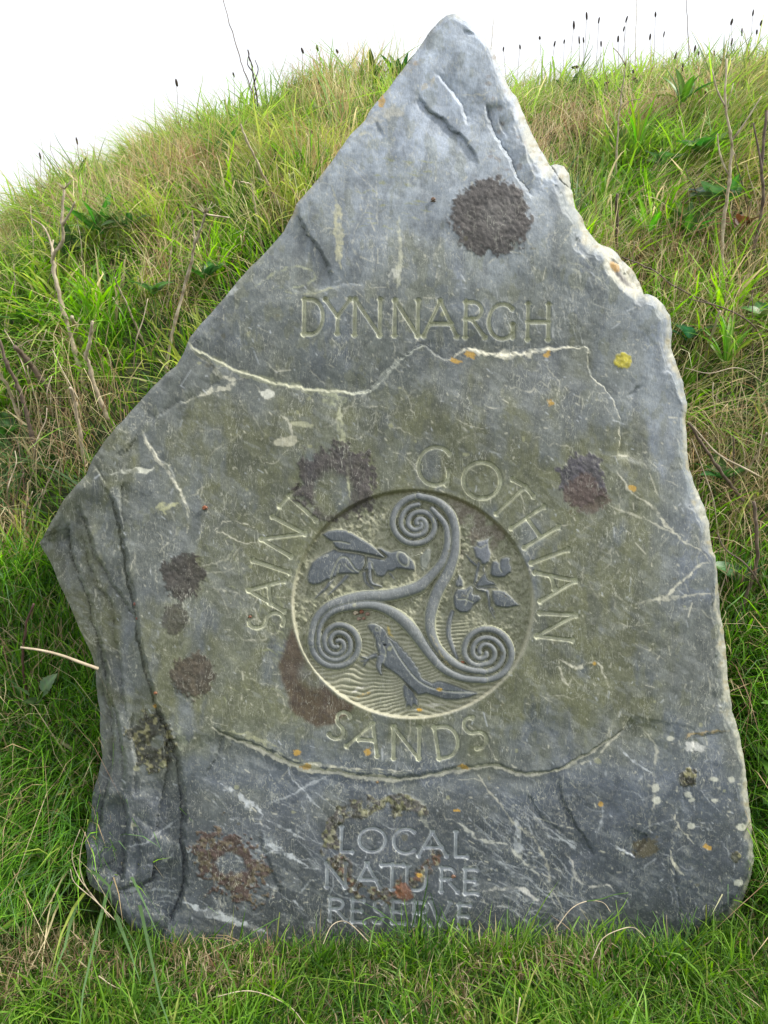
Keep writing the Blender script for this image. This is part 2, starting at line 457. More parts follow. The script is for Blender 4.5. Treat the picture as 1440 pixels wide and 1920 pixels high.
# border of the upper layer (the lip that carries pale quartz)
LIP = [(352,640),(385,668),(420,690),(470,706),(520,722),(580,735),(640,740),(688,730),(712,706),(742,684),(770,664),(792,656),(818,670),(846,676),(880,660),(905,668),(960,666),(1010,660),(1060,655),(1094,658),(1104,684),(1116,716),(1142,748),(1160,782),(1160,830),(1152,870)]
ledge(LIP, 10.0, 50, -1, 0)
ledge([(360,650),(400,700),(410,720),(360,745),(300,775),(276,806)], 5, 24, 1, 2)
ledge([(262,808),(290,850),(318,888),(340,930),(352,965)], 2.2, 20, -1, 0)
ledge([(1152,870),(1125,905),(1115,960)], 2, 26, 1, 0)
ledge([(1165,740),(1185,732),(1208,718)], 2, 10, 1, 4)
# border of the lower layer
LOW = [(400,1360),(430,1385),(480,1398),(530,1420),(580,1438),(640,1450),(700,1458),(760,1456),(820,1446),(870,1440),(930,1438),(985,1450),(1030,1440),(1072,1424),(1110,1398),(1140,1384),(1170,1360),(1178,1335)]
ledge(LOW, 9, 60, 1, 3)
ledge([(420,1368),(412,1400),(400,1430),(380,1470)], 6, 26, -1, 3)
ledge([(490,1555),(498,1600),(520,1650),(530,1690)], 3.5, 22, 1, 2)
ledge([(1050,1445),(1060,1500),(1085,1545),(1102,1590),(1110,1610)], 4, 24, 1, 3.5)
ledge([(978,1480),(1000,1510),(1030,1540),(1060,1560)], 2.5, 16, 1, 2)
ledge([(1268,1610),(1270,1660),(1272,1740)], 3, 30, -1, 4)
ledge([(1185,1605),(1215,1562)], 6, 14, -1, 2, ends=6)
ledge([(1276,1520),(1300,1390),(1330,1375),(1368,1366)], 4, 26, 1, 1)
ledge([(1270,850),(1290,900),(1310,950)], 3, 20, -1, 0)
ledge([(1240,430),(1180,520)], 3, 20, 1, 0)
# right-hand chamfer: a rough broken strip along the edge; softer arrises elsewhere
right = smooth(940, 1020, GU) * smooth(1790, 1700, GV)
top_r = smooth(80, 200, GV) * smooth(560, 520, GV) * smooth(880, 960, GU)
wch = 8 + right * (5 + 8 * fbm(GU, GV, 60, 2, 3)) + 10 * top_r
e = np.clip(1 - SDF / wch, 0, 1)
H -= (6 + 13 * right + 5 * top_r) * e ** 1.5
_q = np.clip(1 - SDF / (wch * 1.7), 0, 1) * 3 + 1.0 * fbm(GU, GV * .4, 22, 3, 4) + .25 * fbm(GU, GV, 9, 2, 1)
_st = np.floor(_q) + smooth(.55, .95, _q - np.floor(_q))
H -= (1.0 + 4.0 * right) * smooth(1, .6, SDF / (wch * 1.7)) * _st
# loose block behind the right shoulder
sl, d = psdf([(1022,296),(1031,309),(1044,307),(1058,310),(1069,326),(1073,360),(1050,340)], 20)
H[sl] -= np.where(d > 0, 12, 0) + smooth(4, 0, d) * 6 * (d > 0)
# pale bevelled strip at the right shoulder
BEV = [(1012,288),(1040,330),(1072,385),(1096,440),(1130,500),(1165,545),(1195,572),(1207,552),(1189,510),(1162,484),(1144,465),(1121,457),(1099,427),(1080,390),(1050,335),(1024,300)]
sl, d = psdf(BEV, 30, 'fine'); bevm = smooth(0, 14, d)
H[sl] -= 12 * bevm

# ------------------------------------------------------------------ albedo of the face (slate, quartz, algae and lichens, with some light and shade painted in)
def mixc(sl, m, col):
    col = np.asarray(col, float)
    C[sl] = C[sl] * (1 - m[..., None]) + col * m[..., None]
ALL = (slice(0, nv), slice(0, nu))
C = np.zeros(GU.shape + (3,))
SLATE_B = np.array([.102, .120, .143]); SLATE_G = np.array([.135, .148, .136]); SLATE_P = np.array([.45, .51, .60]); SLATE_D = np.array([.052, .061, .072])
ALGAE = np.array([.118, .122, .060]); QUARTZ = np.array([.60, .58, .46]); QUARTZ_B = np.array([.50, .53, .55])
n1 = fbm(GU, GV, 170, 4, 1); n2 = fbm(GU, GV, 60, 5, 2); n3 = fbm(GU * 1.0, GV * .35, 34, 5, 3)
C[:] = SLATE_G
mixc(ALL, smooth(-.25, .4, n1 + .25 * n2), SLATE_B)
pale = smooth(720, 60, GV + 60 * n1) * 1.0 + .42 * smooth(1080, 1230, GU + 40 * n1) * smooth(1250, 700, GV)
mixc(ALL, np.clip(pale, 0, 1) * .85, SLATE_P)  # paler upper slate: its own tone, with sky gloss and glare painted in
low_dark = smooth(1400, 1560, GV + 50 * n2 - 40 * smooth(900, 1400, GU))
mixc(ALL, low_dark * .85, SLATE_D)  # darker lower face: slate's own tone, with weaker sky light painted in
alg = smooth(-.3, .5, .6 * n3 + .9 * n1 + .2 * n2 + .22) * smooth(250, 420, GV) * smooth(1500, 1340, GV + 40 * n1) * smooth(1330, 1180, GU)
alg = alg * (.35 + .5 * smooth(700, 800, GV))
mixc(ALL, np.clip(alg, 0, .8), ALGAE)
leftf = np.zeros(GU.shape)
sl, D, SD, Ln, tot = pdist(catmull(MAIN, 4), 60, 'fine')
mixc(sl, np.exp(-(D / 9.0)) * .45 * smooth(1500, 1300, GV[sl]) * (SD > 0), (.10, .11, .05))
# slaty streaks
C *= (1 + .16 * gr)[..., None]
C *= (1 + .07 * n2 + .10 * n1)[..., None]
# scuffs, films and stains on the cleavage surface
flowx = GU * .88 + GV * .47; flowy = GV * .88 - GU * .47
sc1 = smooth(.30, .55, fbm(flowx * .35 + 40, flowy, 11, 4, 2) + .35 * fbm(GU, GV, 90, 2, 3))
mixc(ALL, sc1 * .20, (.30, .32, .32))
sc2 = smooth(.34, .5, fbm(GU, GV * .6, 19, 5, 5) + .3 * n1)
mixc(ALL, sc2 * .28 * smooth(1450, 1380, GV), (.155, .16, .075))
sc3 = smooth(.25, .6, fbm(GU * 1.1, GV * .45, 24, 5, 1))
mixc(ALL, sc3 * .30, (.058, .066, .070))
hair = np.abs(fbm(GU, GV, 55, 4, 3)) + .5 * np.abs(fbm(GU, GV, 13, 2, 4))
mixc(ALL, smooth(.034, .010, hair) * .55, (.42, .42, .33))
sp_ = smooth(.55, .75, fbm(GU, GV, 4.2, 2, 2) + .25 * n2)
mixc(ALL, sp_ * .16, (.40, .40, .33))
blue = smooth(.15, .6, fbm(GU, GV * .6, 80, 3, 5))
mixc(ALL, blue * .14, (.14, .16, .21))

def vein(pts, w=2.0, col=QUARTZ, a=.8, rough=.9, raise_=0.0, coords='fine', taper=True, n=4, gaps=1.0):
    pts = catmull(pts, n) if len(pts) > 2 else np.asarray(pts, float)
    sl, D, SD, Ln, tot = pdist(pts, w * 3 + 4, coords)
    ww = w * (1 + rough * fbm(GU[sl], GV[sl], 12, 3, 1))
    gap = smooth(-.55, -.05, fbm(GU[sl], GV[sl], 10, 3, 2)) * .8 * gaps + 1 - .8 * gaps
    if taper: ww = ww * np.clip(np.minimum(Ln, tot - Ln) / (tot * .25 + 1), .15, 1) 
    m = gap * smooth(ww * .5 + 1.2, ww * .5 - .8, D) * a * (.72 + .28 * np.clip(fbm(GU[sl], GV[sl], 7, 2, 4) + .4, -1, 1))
    mixc(sl, np.clip(m, 0, 1), col)
    if raise_: H[sl] += .35 * raise_ * m
def blob(cx, cy, rx, ry, ang=0, col=QUARTZ, a=.8, soft=.35, noise=.35, ns=14, coords=None, hh=0.0, lab=0, hole=None):
    mar = max(rx, ry) * 1.7 + 6
    sl = window(cx - mar, cx + mar, cy - mar, cy + mar)
    c, s = math.cos(R(ang)), math.sin(R(ang))
    X = GU[sl] - cx; Y = GV[sl] - cy
    xx = (X * c + Y * s) / rx; yy = (-X * s + Y * c) / ry
    r = np.hypot(xx, yy) + noise * (fbm(GU[sl], GV[sl], ns, 4, int(cx) % 5) + .6 * fbm(GU[sl], GV[sl], 5, 2, 2))
    m = smooth(1 + soft * .5, 1 - soft * .5, r) * a
    if hole:
        hx, hy, hrx, hry = hole
        rr = np.hypot((GU[sl] - hx) / hrx, (GV[sl] - hy) / hry) + noise * fbm(GU[sl], GV[sl], ns, 4, 3)
        m = m * smooth(.75, 1.2, rr)
    mixc(sl, m, col)
    if hh: H[sl] += hh * m * (1 + .8 * fbm(GU[sl], GV[sl], 6, 2, 2))
    if lab: LAB[sl] = np.where(m > .45 * a, lab, LAB[sl])
    return sl, m

# fine quartz flecks and hair veins that follow the cleavage
rr = np.random.default_rng(5)
for k in range(3000):
    u = rr.uniform(90, 1400); v = rr.uniform(60, 1760)
    if SDF[min(nv - 1, int((v - V0) / STEP)), min(nu - 1, int((u - U0) / STEP))] < 8: continue
    base = 1.15 + .5 * float(fbm(np.array([u]), np.array([v]), 300, 2, 4)[0]) + (.5 if v < 480 else 0) * (u > 820) - (.9 if v > 1450 and u > 380 else 0) - (.5 if 560 < v < 900 and u > 700 else 0)
    an = base + rr.normal(0, .55)
    l = rr.exponential(3.0) + .8; w = rr.uniform(.9, 2.3)
    if rr.random() < .06: l *= 3
    dx, dy = math.cos(an) * l / 2, math.sin(an) * l / 2
    sl = window(u - abs(dx) - 4, u + abs(dx) + 4, v - abs(dy) - 4, v + abs(dy) + 4)
    X = GU[sl] - u + dx; Y = GV[sl] - v + dy
    t = np.clip((X * 2 * dx + Y * 2 * dy) / (4 * (dx * dx + dy * dy) + 1e-6), 0, 1)
    D = np.hypot(X - 2 * dx * t, Y - 2 * dy * t)
    aa = rr.uniform(.15, .65)
    mixc(sl, smooth(w * .5 + 1.1, w * .5 - .6, D) * aa, QUARTZ if rr.random() < .7 else QUARTZ_B)
for k in range(460):
    u = rr.uniform(120, 1380); v = rr.uniform(120, 1740)
    ang = 1.1 + .55 * float(fbm(np.array([u]), np.array([v]), 300, 2, 4)[0]) + rr.normal(0, .5) + (-.75 if v > 1440 and u > 350 else 0)
    pts = [(u, v)]
    for q in range(rr.integers(4, 12)):
        ang += rr.normal(0, .28)
        st = rr.uniform(5, 13)
        pts.append((pts[-1][0] + math.cos(ang) * st, pts[-1][1] + math.sin(ang) * st))
    vein(pts, rr.uniform(.8, 1.7), QUARTZ if v < 1400 else QUARTZ_B, rr.uniform(.25, .6), n=3)

for k in range(46):                               # bundles of long parallel hairlines in the lower layer
    u = rr.uniform(840, 1000); v = rr.uniform(1490, 1690); l = rr.uniform(40, 150); sl0 = .35 + .45 * (v < 1600) + rr.normal(0, .08)
    vein([(u, v), (u + l * .35, v + l * .35 * sl0 + rr.uniform(-4, 4)), (u + l * .7, v + l * .7 * sl0 + rr.uniform(-5, 5)), (u + l, v + l * sl0 + rr.uniform(-4, 10))], rr.uniform(.8, 1.8), QUARTZ_B, rr.uniform(.25, .6), n=3)
for k in range(60):
    u = rr.uniform(380, 640); v = rr.uniform(930, 1330); l = rr.uniform(12, 46); an = math.atan2(1130 - v, 773 - u) + rr.normal(.9, .35)
    vein([(u, v), (u + l * .5 * math.cos(an), v + l * .5 * math.sin(an)), (u + l * math.cos(an + .3), v + l * math.sin(an + .3))], rr.uniform(.8, 1.5), (.36, .38, .2), rr.uniform(.3, .6), n=3)
for k in range(50):
    u = rr.uniform(360, 620); v = rr.uniform(1450, 1700); l = rr.uniform(20, 90); sl0 = .55 + rr.normal(0, .15)
    vein([(u, v), (u + l * .5, v + l * .5 * sl0 + rr.uniform(-4, 4)), (u + l, v + l * sl0)], rr.uniform(.8, 1.6), QUARTZ_B, rr.uniform(.2, .45), n=3)
# named veins, lips and scars
vein(LIP[:8], 13, (.27, .28, .19), .7, gaps=.3); vein(LIP[:9], 4, (.46, .46, .34), .75, gaps=.4)
vein(LIP[6:12], 9, (.40, .42, .36), .75, 1.0, gaps=.4); vein(LIP[12:20], 7, QUARTZ, .85, .9, 1.5); vein(LIP[19:], 3.4, QUARTZ, .7)
LOWV = [(x, y + 4) for x, y in LOW]
vein(LOWV[:9], 11, QUARTZ, .95, .7, 2.0, gaps=.2); vein(LOWV[7:14], 7, QUARTZ, .9, .8, 1.5, gaps=.25); vein(LOWV[12:], 7, QUARTZ, .85, .8, 1, gaps=.3)
vein([(x, y - 7) for x, y in LOW[2:8]], 4, (.42, .42, .28), .6)
vein([(480,1405),(560,1432),(640,1440),(720,1446),(790,1442)], 4, QUARTZ, .7)
vein([(700,1460),(740,1480),(780,1500),(812,1560)], 12, (.28, .29, .24), .5)
vein([(352,642),(400,700),(440,722),(395,735),(345,752)], 7, QUARTZ, .7)
vein([(262,810),(284,840),(300,870),(325,905),(345,935),(352,960)], 4, QUARTZ, .7)
vein([(262,810),(290,860),(310,890),(338,925),(348,970),(344,1000)], 3, QUARTZ, .6)
vein([(210,888),(240,882),(284,873)], 9, (.62, .62, .52), .9, .3)
vein([(295,956),(320,952),(336,946)], 12, (.45, .45, .26), .8)
vein([(395,990),(425,975),(455,980),(480,985)], 2.2); vein([(400,990),(425,1003),(455,1013),(490,1018)], 2.2)
vein([(624,352),(628,400),(632,450),(634,512)], 15, (.52, .50, .33), .85, .35)
vein([(750,402),(750,450),(749,500),(748,556)], 8, (.5, .5, .38), .8, .4)
vein([(728,532),(742,520),(752,512)], 13, (.55, .55, .48), .7)
vein([(628,742),(640,790),(646,850),(650,900),(657,940)], 9, (.45, .46, .3), .85, .3)
vein([(600,742),(630,760),(652,748)], 16, (.40, .42, .27), .6)
blob(498, 739, 17, 8, 5, (.62, .62, .54), .9); blob(540, 828, 22, 9, -12, (.5, .48, .36), .8); blob(565, 795, 18, 5, 10, (.45, .45, .3), .6)
vein([(520,772),(545,800),(548,830),(556,862)], 5, QUARTZ, .6)
vein([(1146,880),(1180,922),(1215,950),(1250,985),(1285,1015),(1320,1040),(1338,1052)], 4.5, QUARTZ, .85)
vein([(1120,935),(1160,960),(1200,972),(1240,990),(1285,1000)], 3, QUARTZ, .6)
vein([(1338,1052),(1310,1060),(1282,1085),(1250,1110),(1215,1128),(1185,1140)], 5, QUARTZ, .8)
vein([(1185,1130),(1230,1122),(1290,1118),(1340,1113)], 5, QUARTZ, .65)
vein([(1048,1238),(1075,1252),(1112,1245),(1130,1265),(1142,1285)], 4, QUARTZ, .9)
vein([(1048,1240),(1055,1275),(1068,1290)], 2.5)
vein([(1040,1438),(1075,1432),(1120,1415),(1168,1368)], 5, QUARTZ, .75)
vein([(1158,1398),(1175,1420),(1205,1436),(1232,1440)], 4, QUARTZ_B, .8)
vein([(1190,1356),(1208,1372),(1232,1400),(1230,1450),(1228,1500),(1220,1560)], 3.4, QUARTZ, .5)
vein([(1286,1385),(1300,1378),(1340,1370),(1366,1366)], 6, (.45, .33, .15), .8)
blob(1300, 1400, 18, 9, 10, (.6, .6, .56), .8)
vein([(860,1460),(905,1470),(960,1545),(1010,1580),(1035,1660),(1060,1720),(1080,1745)], 3.0, QUARTZ, .55)
vein([(835,1540),(870,1552),(905,1575),(950,1580),(975,1605),(1000,1635),(1030,1665),(1035,1690),(1058,1725)], 4.2, (.5, .5, .44), .85)
vein([(870,1670),(920,1672),(965,1668),(995,1680),(1020,1697)], 4, (.55, .54, .5), .85)
vein([(930,1700),(965,1710),(1000,1735),(1020,1765)], 3, QUARTZ_B, .6)
vein([(1055,1600),(1070,1615),(1085,1645),(1110,1655),(1140,1655),(1152,1672)], 3.2, (.5, .49, .44), .8)
vein([(1020,1560),(1055,1575),(1085,1598)], 3, QUARTZ_B, .5)
vein([(960,1535),(970,1560),(975,1590),(1000,1597)], 9, QUARTZ_B, .6)
vein([(1142,1578),(1165,1590),(1186,1602)], 9, QUARTZ_B, .85); vein([(1250,1590),(1262,1620),(1290,1650)], 3)
vein([(1258,1520),(1275,1550),(1300,1590)], 3.2, QUARTZ, .6)
for q in [(1258,1384),(1340,1460),(1372,1462),(1290,1490),(1296,1500),(1340,1500),(1228,1475),(1230,1500),(1295,1548),(1390,1550),(1386,1655)]:
    blob(q[0], q[1], rr.uniform(4, 8), rr.uniform(4, 7), 0, (.55, .55, .46), .75)
vein([(412,1472),(440,1488),(470,1508),(492,1528)], 9, QUARTZ_B, .85); vein([(492,1530),(540,1560),(575,1575)], 5, QUARTZ_B, .6)
vein([(500,1585),(530,1600),(562,1620)], 10, QUARTZ_B, .8); vein([(495,1560),(520,1590),(540,1610)], 14, (.3, .33, .35), .5)
vein([(345,1686),(380,1700),(420,1715),(470,1733),(505,1748)], 12, QUARTZ_B, .85)
vein([(350,1590),(362,1584)], 7, QUARTZ_B, .7); vein([(548,1686),(568,1706)], 3, QUARTZ_B, .7)
vein([(620,1455),(590,1465),(540,1490),(500,1505)], 3, QUARTZ_B, .6)
vein([(540,1430),(545,1450),(570,1480),(580,1500),(600,1520)], 2.2, QUARTZ_B, .7)
vein([(235,1590),(275,1582),(300,1560),(335,1530)], 3, QUARTZ_B, .5)
for k in range(11):
    y = 1630 + k * 8 + rr.uniform(-4, 4); x = rr.uniform(268, 300); l = rr.uniform(18, 60)
    vein([(x, y), (x + l * .4, y + rr.uniform(-5, 5)), (min(342, x + l), y + rr.uniform(-6, 8))], rr.uniform(1, 2), QUARTZ_B, .4)
vein([(215,1680),(250,1674),(280,1662),(292,1654)], 3.4, QUARTZ_B, .7)
vein([(420,1372),(470,1380),(520,1400)], 12, (.42, .42, .26), .6)
vein([(330,1350),(340,1380),(345,1420)], 14, (.36, .38, .27), .6)
vein([(540,545),(590,547),(640,543)], 3, (.42, .42, .26), .7)
vein([(470,545),(510,520),(540,505),(575,500),(590,520),(560,535),(520,540)], 3.4, (.36, .38, .25), .7)
vein([(410,560),(430,545),(450,540)], 14, (.5, .52, .5), .6)
vein([(690,232),(720,212),(748,205),(760,190)], 16, (.52, .5, .42), .6); vein([(660,270),(690,250),(705,262)], 8, QUARTZ)
vein([(782,172),(800,160),(812,142)], 10, (.48, .42, .3), .6)
vein([(770,130),(790,112)], 9, (.42, .32, .2), .6); vein([(705,330),(704,420)], 2.2, QUARTZ, .6); vein([(690,360),(665,420),(660,475),(715,498)], 2, QUARTZ, .55)
for k in range(34):
    u = rr.uniform(650, 800); v = rr.uniform(300, 430)
    vein([(u, v), (u + 8, v + rr.uniform(-2, 3)), (u + rr.uniform(14, 26), v + rr.uniform(-1, 6))], rr.uniform(1.6, 3.4), (.30, .31, .14), .6)
for k in range(40):
    u = rr.uniform(880, 1100); v = rr.uniform(520, 640); l = rr.uniform(20, 60)
    vein([(u, v), (u + 3, v + l / 2), (u + 10, v + l)], rr.uniform(.9, 1.8), (.55, .57, .55), .45)
for k in range(26):
    u = rr.uniform(1060, 1150); v = rr.uniform(430, 540); l = rr.uniform(15, 45)
    vein([(u, v), (u + l * .6, v + l * .3), (u + l, v + l)], rr.uniform(.9, 2.2), (.58, .58, .45), .5)
# pale weathered arris all along the broken edge
edge = smooth(1, .15, SDF / (wch * (1.0 + .5 * fbm(GU, GV, 18, 3, 1)))) * (.12 + .73 * right + .30 * smooth(600, 300, GV)) * smooth(1760, 1690, GV)
edge = edge * (1 - .55 * smooth(300, 240, GU)) * (.75 + .6 * fbm(GU, GV, 40, 3, 4))
mixc(ALL, np.clip(edge * (.55 + 1.1 * smooth(-.4, .3, fbm(GU * 1.4, GV * .5, 9, 3, 5))), 0, .7), (.43, .42, .34))
mixc(ALL, np.clip(edge * smooth(.1, .6, fbm(GU, GV, 12, 3, 2)), 0, .6), (.27, .23, .13))
sl, d = psdf(BEV, 30, 'fine')
mixc(sl, smooth(0, 12, d) * .75, (.50, .48, .38)); 
sl, d = psdf([(1140,480),(1165,500),(1185,530),(1190,548),(1165,530),(1148,500)], 20, 'fine')
mixc(sl, smooth(-1, 6, d) * .8, (.13, .12, .12)); blob(1152, 500, 12, 7, 45, (.42, .24, .06), .85)

# ------------------------------------------------------------------ medallion
PARTS = {}
def part(name, parent=0, label=None):
    k = len(PARTS) + 1
    PARTS[k] = (name, parent, label)
    return k
ID_DISC = part('sunken_disc', 0, 'sunken round medallion ground with pitted top and water lines below')
ID_TRI = part('triskele', 0, 'raised triple spiral of double bands')
mc = (773.5, 1132.5)
sl = window(530, 1015, 900, 1365)
X = GU[sl]; Y = GV[sl]
rel = np.hypot((X - mc[0]) / 226, (Y - mc[1]) / 214.5)
dd = (1 - rel) * 220
DEPTH = 11.0
disc = smooth(-.6, 5.5, dd)
HS = H[sl].copy()                                   # undisturbed face, the reliefs rise back towards it
rough = 2.3 * fbm(X, Y, 7, 3, 1) + .8 * fbm(X, Y, 3.6, 2, 2)
waterm = smooth(1215, 1245, Y + .25 * np.abs(X - 770) * 0 - 40 * smooth(700, 640, X) * 0 + 10 * n2[sl]) 
waterm = np.maximum(waterm, smooth(1140, 1180, Y) * smooth(640, 690, X) * smooth(900, 860, X))
ph = Y + 5 * np.sin(X / 38 + Y / 30) + 9 * fbm(X, Y, 60, 3, 3) + .05 * X
wave = np.abs(np.sin(ph * math.pi / 7.6)) ** .8
ground_h = HS - DEPTH * disc + disc * np.where(waterm > 0, (1 - waterm) * rough + waterm * (3.2 * wave - 1.2), rough)
H[sl] = np.where(dd > -.6, ground_h, H[sl])
LAB[sl] = np.where(dd > 0, ID_DISC, LAB[sl])
dm = smooth(-1, 3, dd)
mott = smooth(-.3, .5, fbm(X, Y, 26, 4, 2))
mixc(sl, dm * .9, (.215, .22, .145))
mixc(sl, dm * mott * .55, (.33, .325, .235))
mixc(sl, dm * smooth(.1, .5, fbm(X, Y, 5, 3, 3)) * .5 * (1 - waterm), (.11, .11, .07))
mixc(sl, dm * waterm * (1 - wave) * .4, (.13, .13, .08)); mixc(sl, dm * waterm * smooth(.5, .95, wave) * .45, (.45, .44, .33))
br = smooth(.0, .5, fbm(X, Y, 22, 3, 4) + .9 * smooth(90, 10, np.hypot((X - 880) / 1.2, Y - 985)) - .25)
mixc(sl, dm * br * .5 * smooth(820, 870, X) * smooth(1080, 1000, Y), (.13, .09, .085))
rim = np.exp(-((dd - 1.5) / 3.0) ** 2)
mixc(sl, rim * .65 * smooth(1150, 1280, Y + .6 * np.abs(X - 773)), (.52, .50, .38))  # pale lower rim: lichen, and the lit bevel put into the colour
mixc(sl, np.exp(-((dd - 3) / 5.0) ** 2) * .6 * smooth(1050, 950, Y), (.15, .14, .06))  # shade beneath the upper rim of the recess, painted as colour

def band(pts, w, id_, lift=11.5, flat=.35, n=5):
    """rounded raised band along a path; w may be a number or one width per point"""
    P = catmull(pts, n)
    if np.ndim(w):
        wv = np.interp(np.linspace(0, 1, len(P)), np.linspace(0, 1, len(w)), w)
    s_, D, SD, Ln, tot = pdist(P, 24)
    if np.ndim(w):
        seg = np.concatenate([[0], np.cumsum(np.hypot(*np.diff(P, axis=0).T))])
        ww = np.interp(Ln, seg, wv)
    else:
        ww = w
    q = np.clip(D / (ww * .5), 0, 1)
    prof = np.sqrt(np.clip(1 - q ** 2.6, 0, 1))
    base = HFACE[s_] - DEPTH
    hn = base + lift * prof
    m = D < ww * .5
    H[s_] = np.where(m, np.maximum(H[s_], hn), H[s_])
    LAB[s_] = np.where(m, id_, LAB[s_])
    cm = smooth(ww * .5 + .8, ww * .5 - 1, D)
    mixc(s_, cm * .9, (.125, .138, .15))
    mixc(s_, cm * smooth(.66, .95, q) * .65, (.36, .37, .25))
    mixc(s_, cm * smooth(-.1, .5, n2[s_]) * .3, (.17, .185, .17))
HFACE = H.copy(); HFACE[sl] = HS

def spiral(c, exit_ang, radA, radB):
    """two interleaved bands; tables of radius each 90 degrees inward from the exit (clockwise outward)"""
    for rad in (radB, radA):
        pts = []
        K = len(rad)
        for i in range((K - 1) * 4 + 1):
            r_ = np.interp(i / 4, range(K), rad)
            an = exit_ang + i * 22.5       # going inward = anticlockwise on screen
            pts.append((c[0] + r_ * math.cos(R(an)), c[1] - r_ * math.sin(R(an))))
        yield pts
T0 = (785, 982); L0 = (632.6, 1207); R0 = (907.5, 1224)
# screen angles (counter-clockwise): top 90, left 180, bottom 270
spT = list(spiral(T0, 90, [52, 49, 36.5, 30, 22, 20, 10, 5], [36, 33.5, 22, 13.5, 9, 3]))
spL = list(spiral(L0, 180, [49, 42.5, 40, 35.5, 24, 20, 12, 5], [36, 31, 25, 21, 12, 6]))
spR = list(spiral(R0, 270, [50.5, 51.5, 45, 37, 21, 20, 16, 8], [35, 36, 28.5, 21, 8, 4]))
TLp = [(T0[0] + 36 * math.cos(R(45)), T0[1] - 36 * math.sin(R(45)) - 2), (834, 982), (839, 1011), (836, 1033), (826, 1058), (798, 1089), (778, 1103), (728, 1116), (682, 1118), (636, 1129), (610, 1141), (591, 1163), (584, 1192), (583.6, 1207)]
LRp = [(596.7, 1207), (599, 1179), (611, 1158), (633, 1143), (667, 1136), (694.5, 1134), (722, 1141), (751, 1159), (776, 1184), (803, 1222), (830, 1253), (866, 1270), (907, 1274.5)]
TRp = [(785, 930), (820, 940), (844, 962), (853, 990), (854, 1015), (851, 1042), (839, 1076), (822, 1105), (812, 1132), (806, 1159), (808, 1186), (820, 1213), (842, 1236), (870, 1252), (907, 1259)]
for sp_pair in (spT, spL, spR):
    band(sp_pair[0], 12.5, ID_TRI, n=2)
    band(sp_pair[1], [16, 15, 14.5, 13.5, 13, 12.5, 12, 11], ID_TRI, n=2)
band(TLp, [13, 14, 16, 17, 19, 26, 26, 25, 24, 20, 17, 16, 15.5], ID_TRI, 13)
band(LRp, [11, 11, 13, 15, 18, 19, 21, 25, 26, 22, 18, 17, 16], ID_TRI, 13)
band(TRp, [16, 17, 19, 19, 19, 21, 25, 26, 26, 24, 21, 18, 17, 16, 14], ID_TRI, 13)

def groove_lichen_crest_light():
    d_ = H - (HFACE - DEPTH)
    m = (LAB == ID_TRI) * smooth(8.4, 5.5, d_)
    mixc(ALL, m * .75, (.40, .41, .28))
    mixc(ALL, (LAB == ID_TRI) * smooth(10.0, 11.6, d_) * .35, (.20, .215, .225))  # highlight along the band tops, painted as lighter colour
groove_lichen_crest_light()
def relief(poly, id_, lift=8.0, col=(.088, .102, .118), bevel=3.5, rnd=0.0, edgec=(.42, .42, .30), dome=0.0):
    s_, d = psdf(poly, 40)
    k = smooth(-.4, bevel, d)
    hn = HFACE[s_] - DEPTH + lift * k + dome * np.sqrt(np.clip(d / 20, 0, 1))
    m = d > -.4
    H[s_] = np.where(m, np.maximum(H[s_] * 0 + hn, hn), H[s_])
    LAB[s_] = np.where(d > 0, id_, LAB[s_])
    mixc(s_, smooth(-.8, .8, d) * .95, col)
    mixc(s_, np.exp(-(d / 1.7) ** 2) * .6, edgec)
def zz(pts, ox, oy, k): return [(ox + x * k, oy + y * k) for x, y in pts]
def engrave(pts, w=1.8, dep=1.6, col=(.40, .41, .31), a=.75, n=5):
    P = catmull(pts, n) if len(pts) > 2 else np.asarray(pts, float)
    s_, D, SD, Ln, tot = pdist(P, 8)
    H[s_] -= dep * smooth(w, 0, D)
    mixc(s_, smooth(w * .5 + 1.0, w * .5 - .7, D) * a, col)
def limb(pts, w, id_, lift=6.5, col=(.12, .135, .155)):
    P = catmull(pts, 4)
    s_, D, SD, Ln, tot = pdist(P, 16)
    ww = np.interp(Ln / tot, np.linspace(0, 1, len(w)), w)
    m = D < ww * .5
    k = smooth(ww * .5, ww * .5 - 2.5, D)
    H[s_] = np.where(m, np.maximum(H[s_], HFACE[s_] - DEPTH + lift * k), H[s_])
    LAB[s_] = np.where(m, id_, LAB[s_])
    mixc(s_, smooth(ww * .5 + .7, ww * .5 - .9, D) * .9, col)
    mixc(s_, np.exp(-((D - ww * .5) / 1.3) ** 2) * .35, (.38, .38, .28))

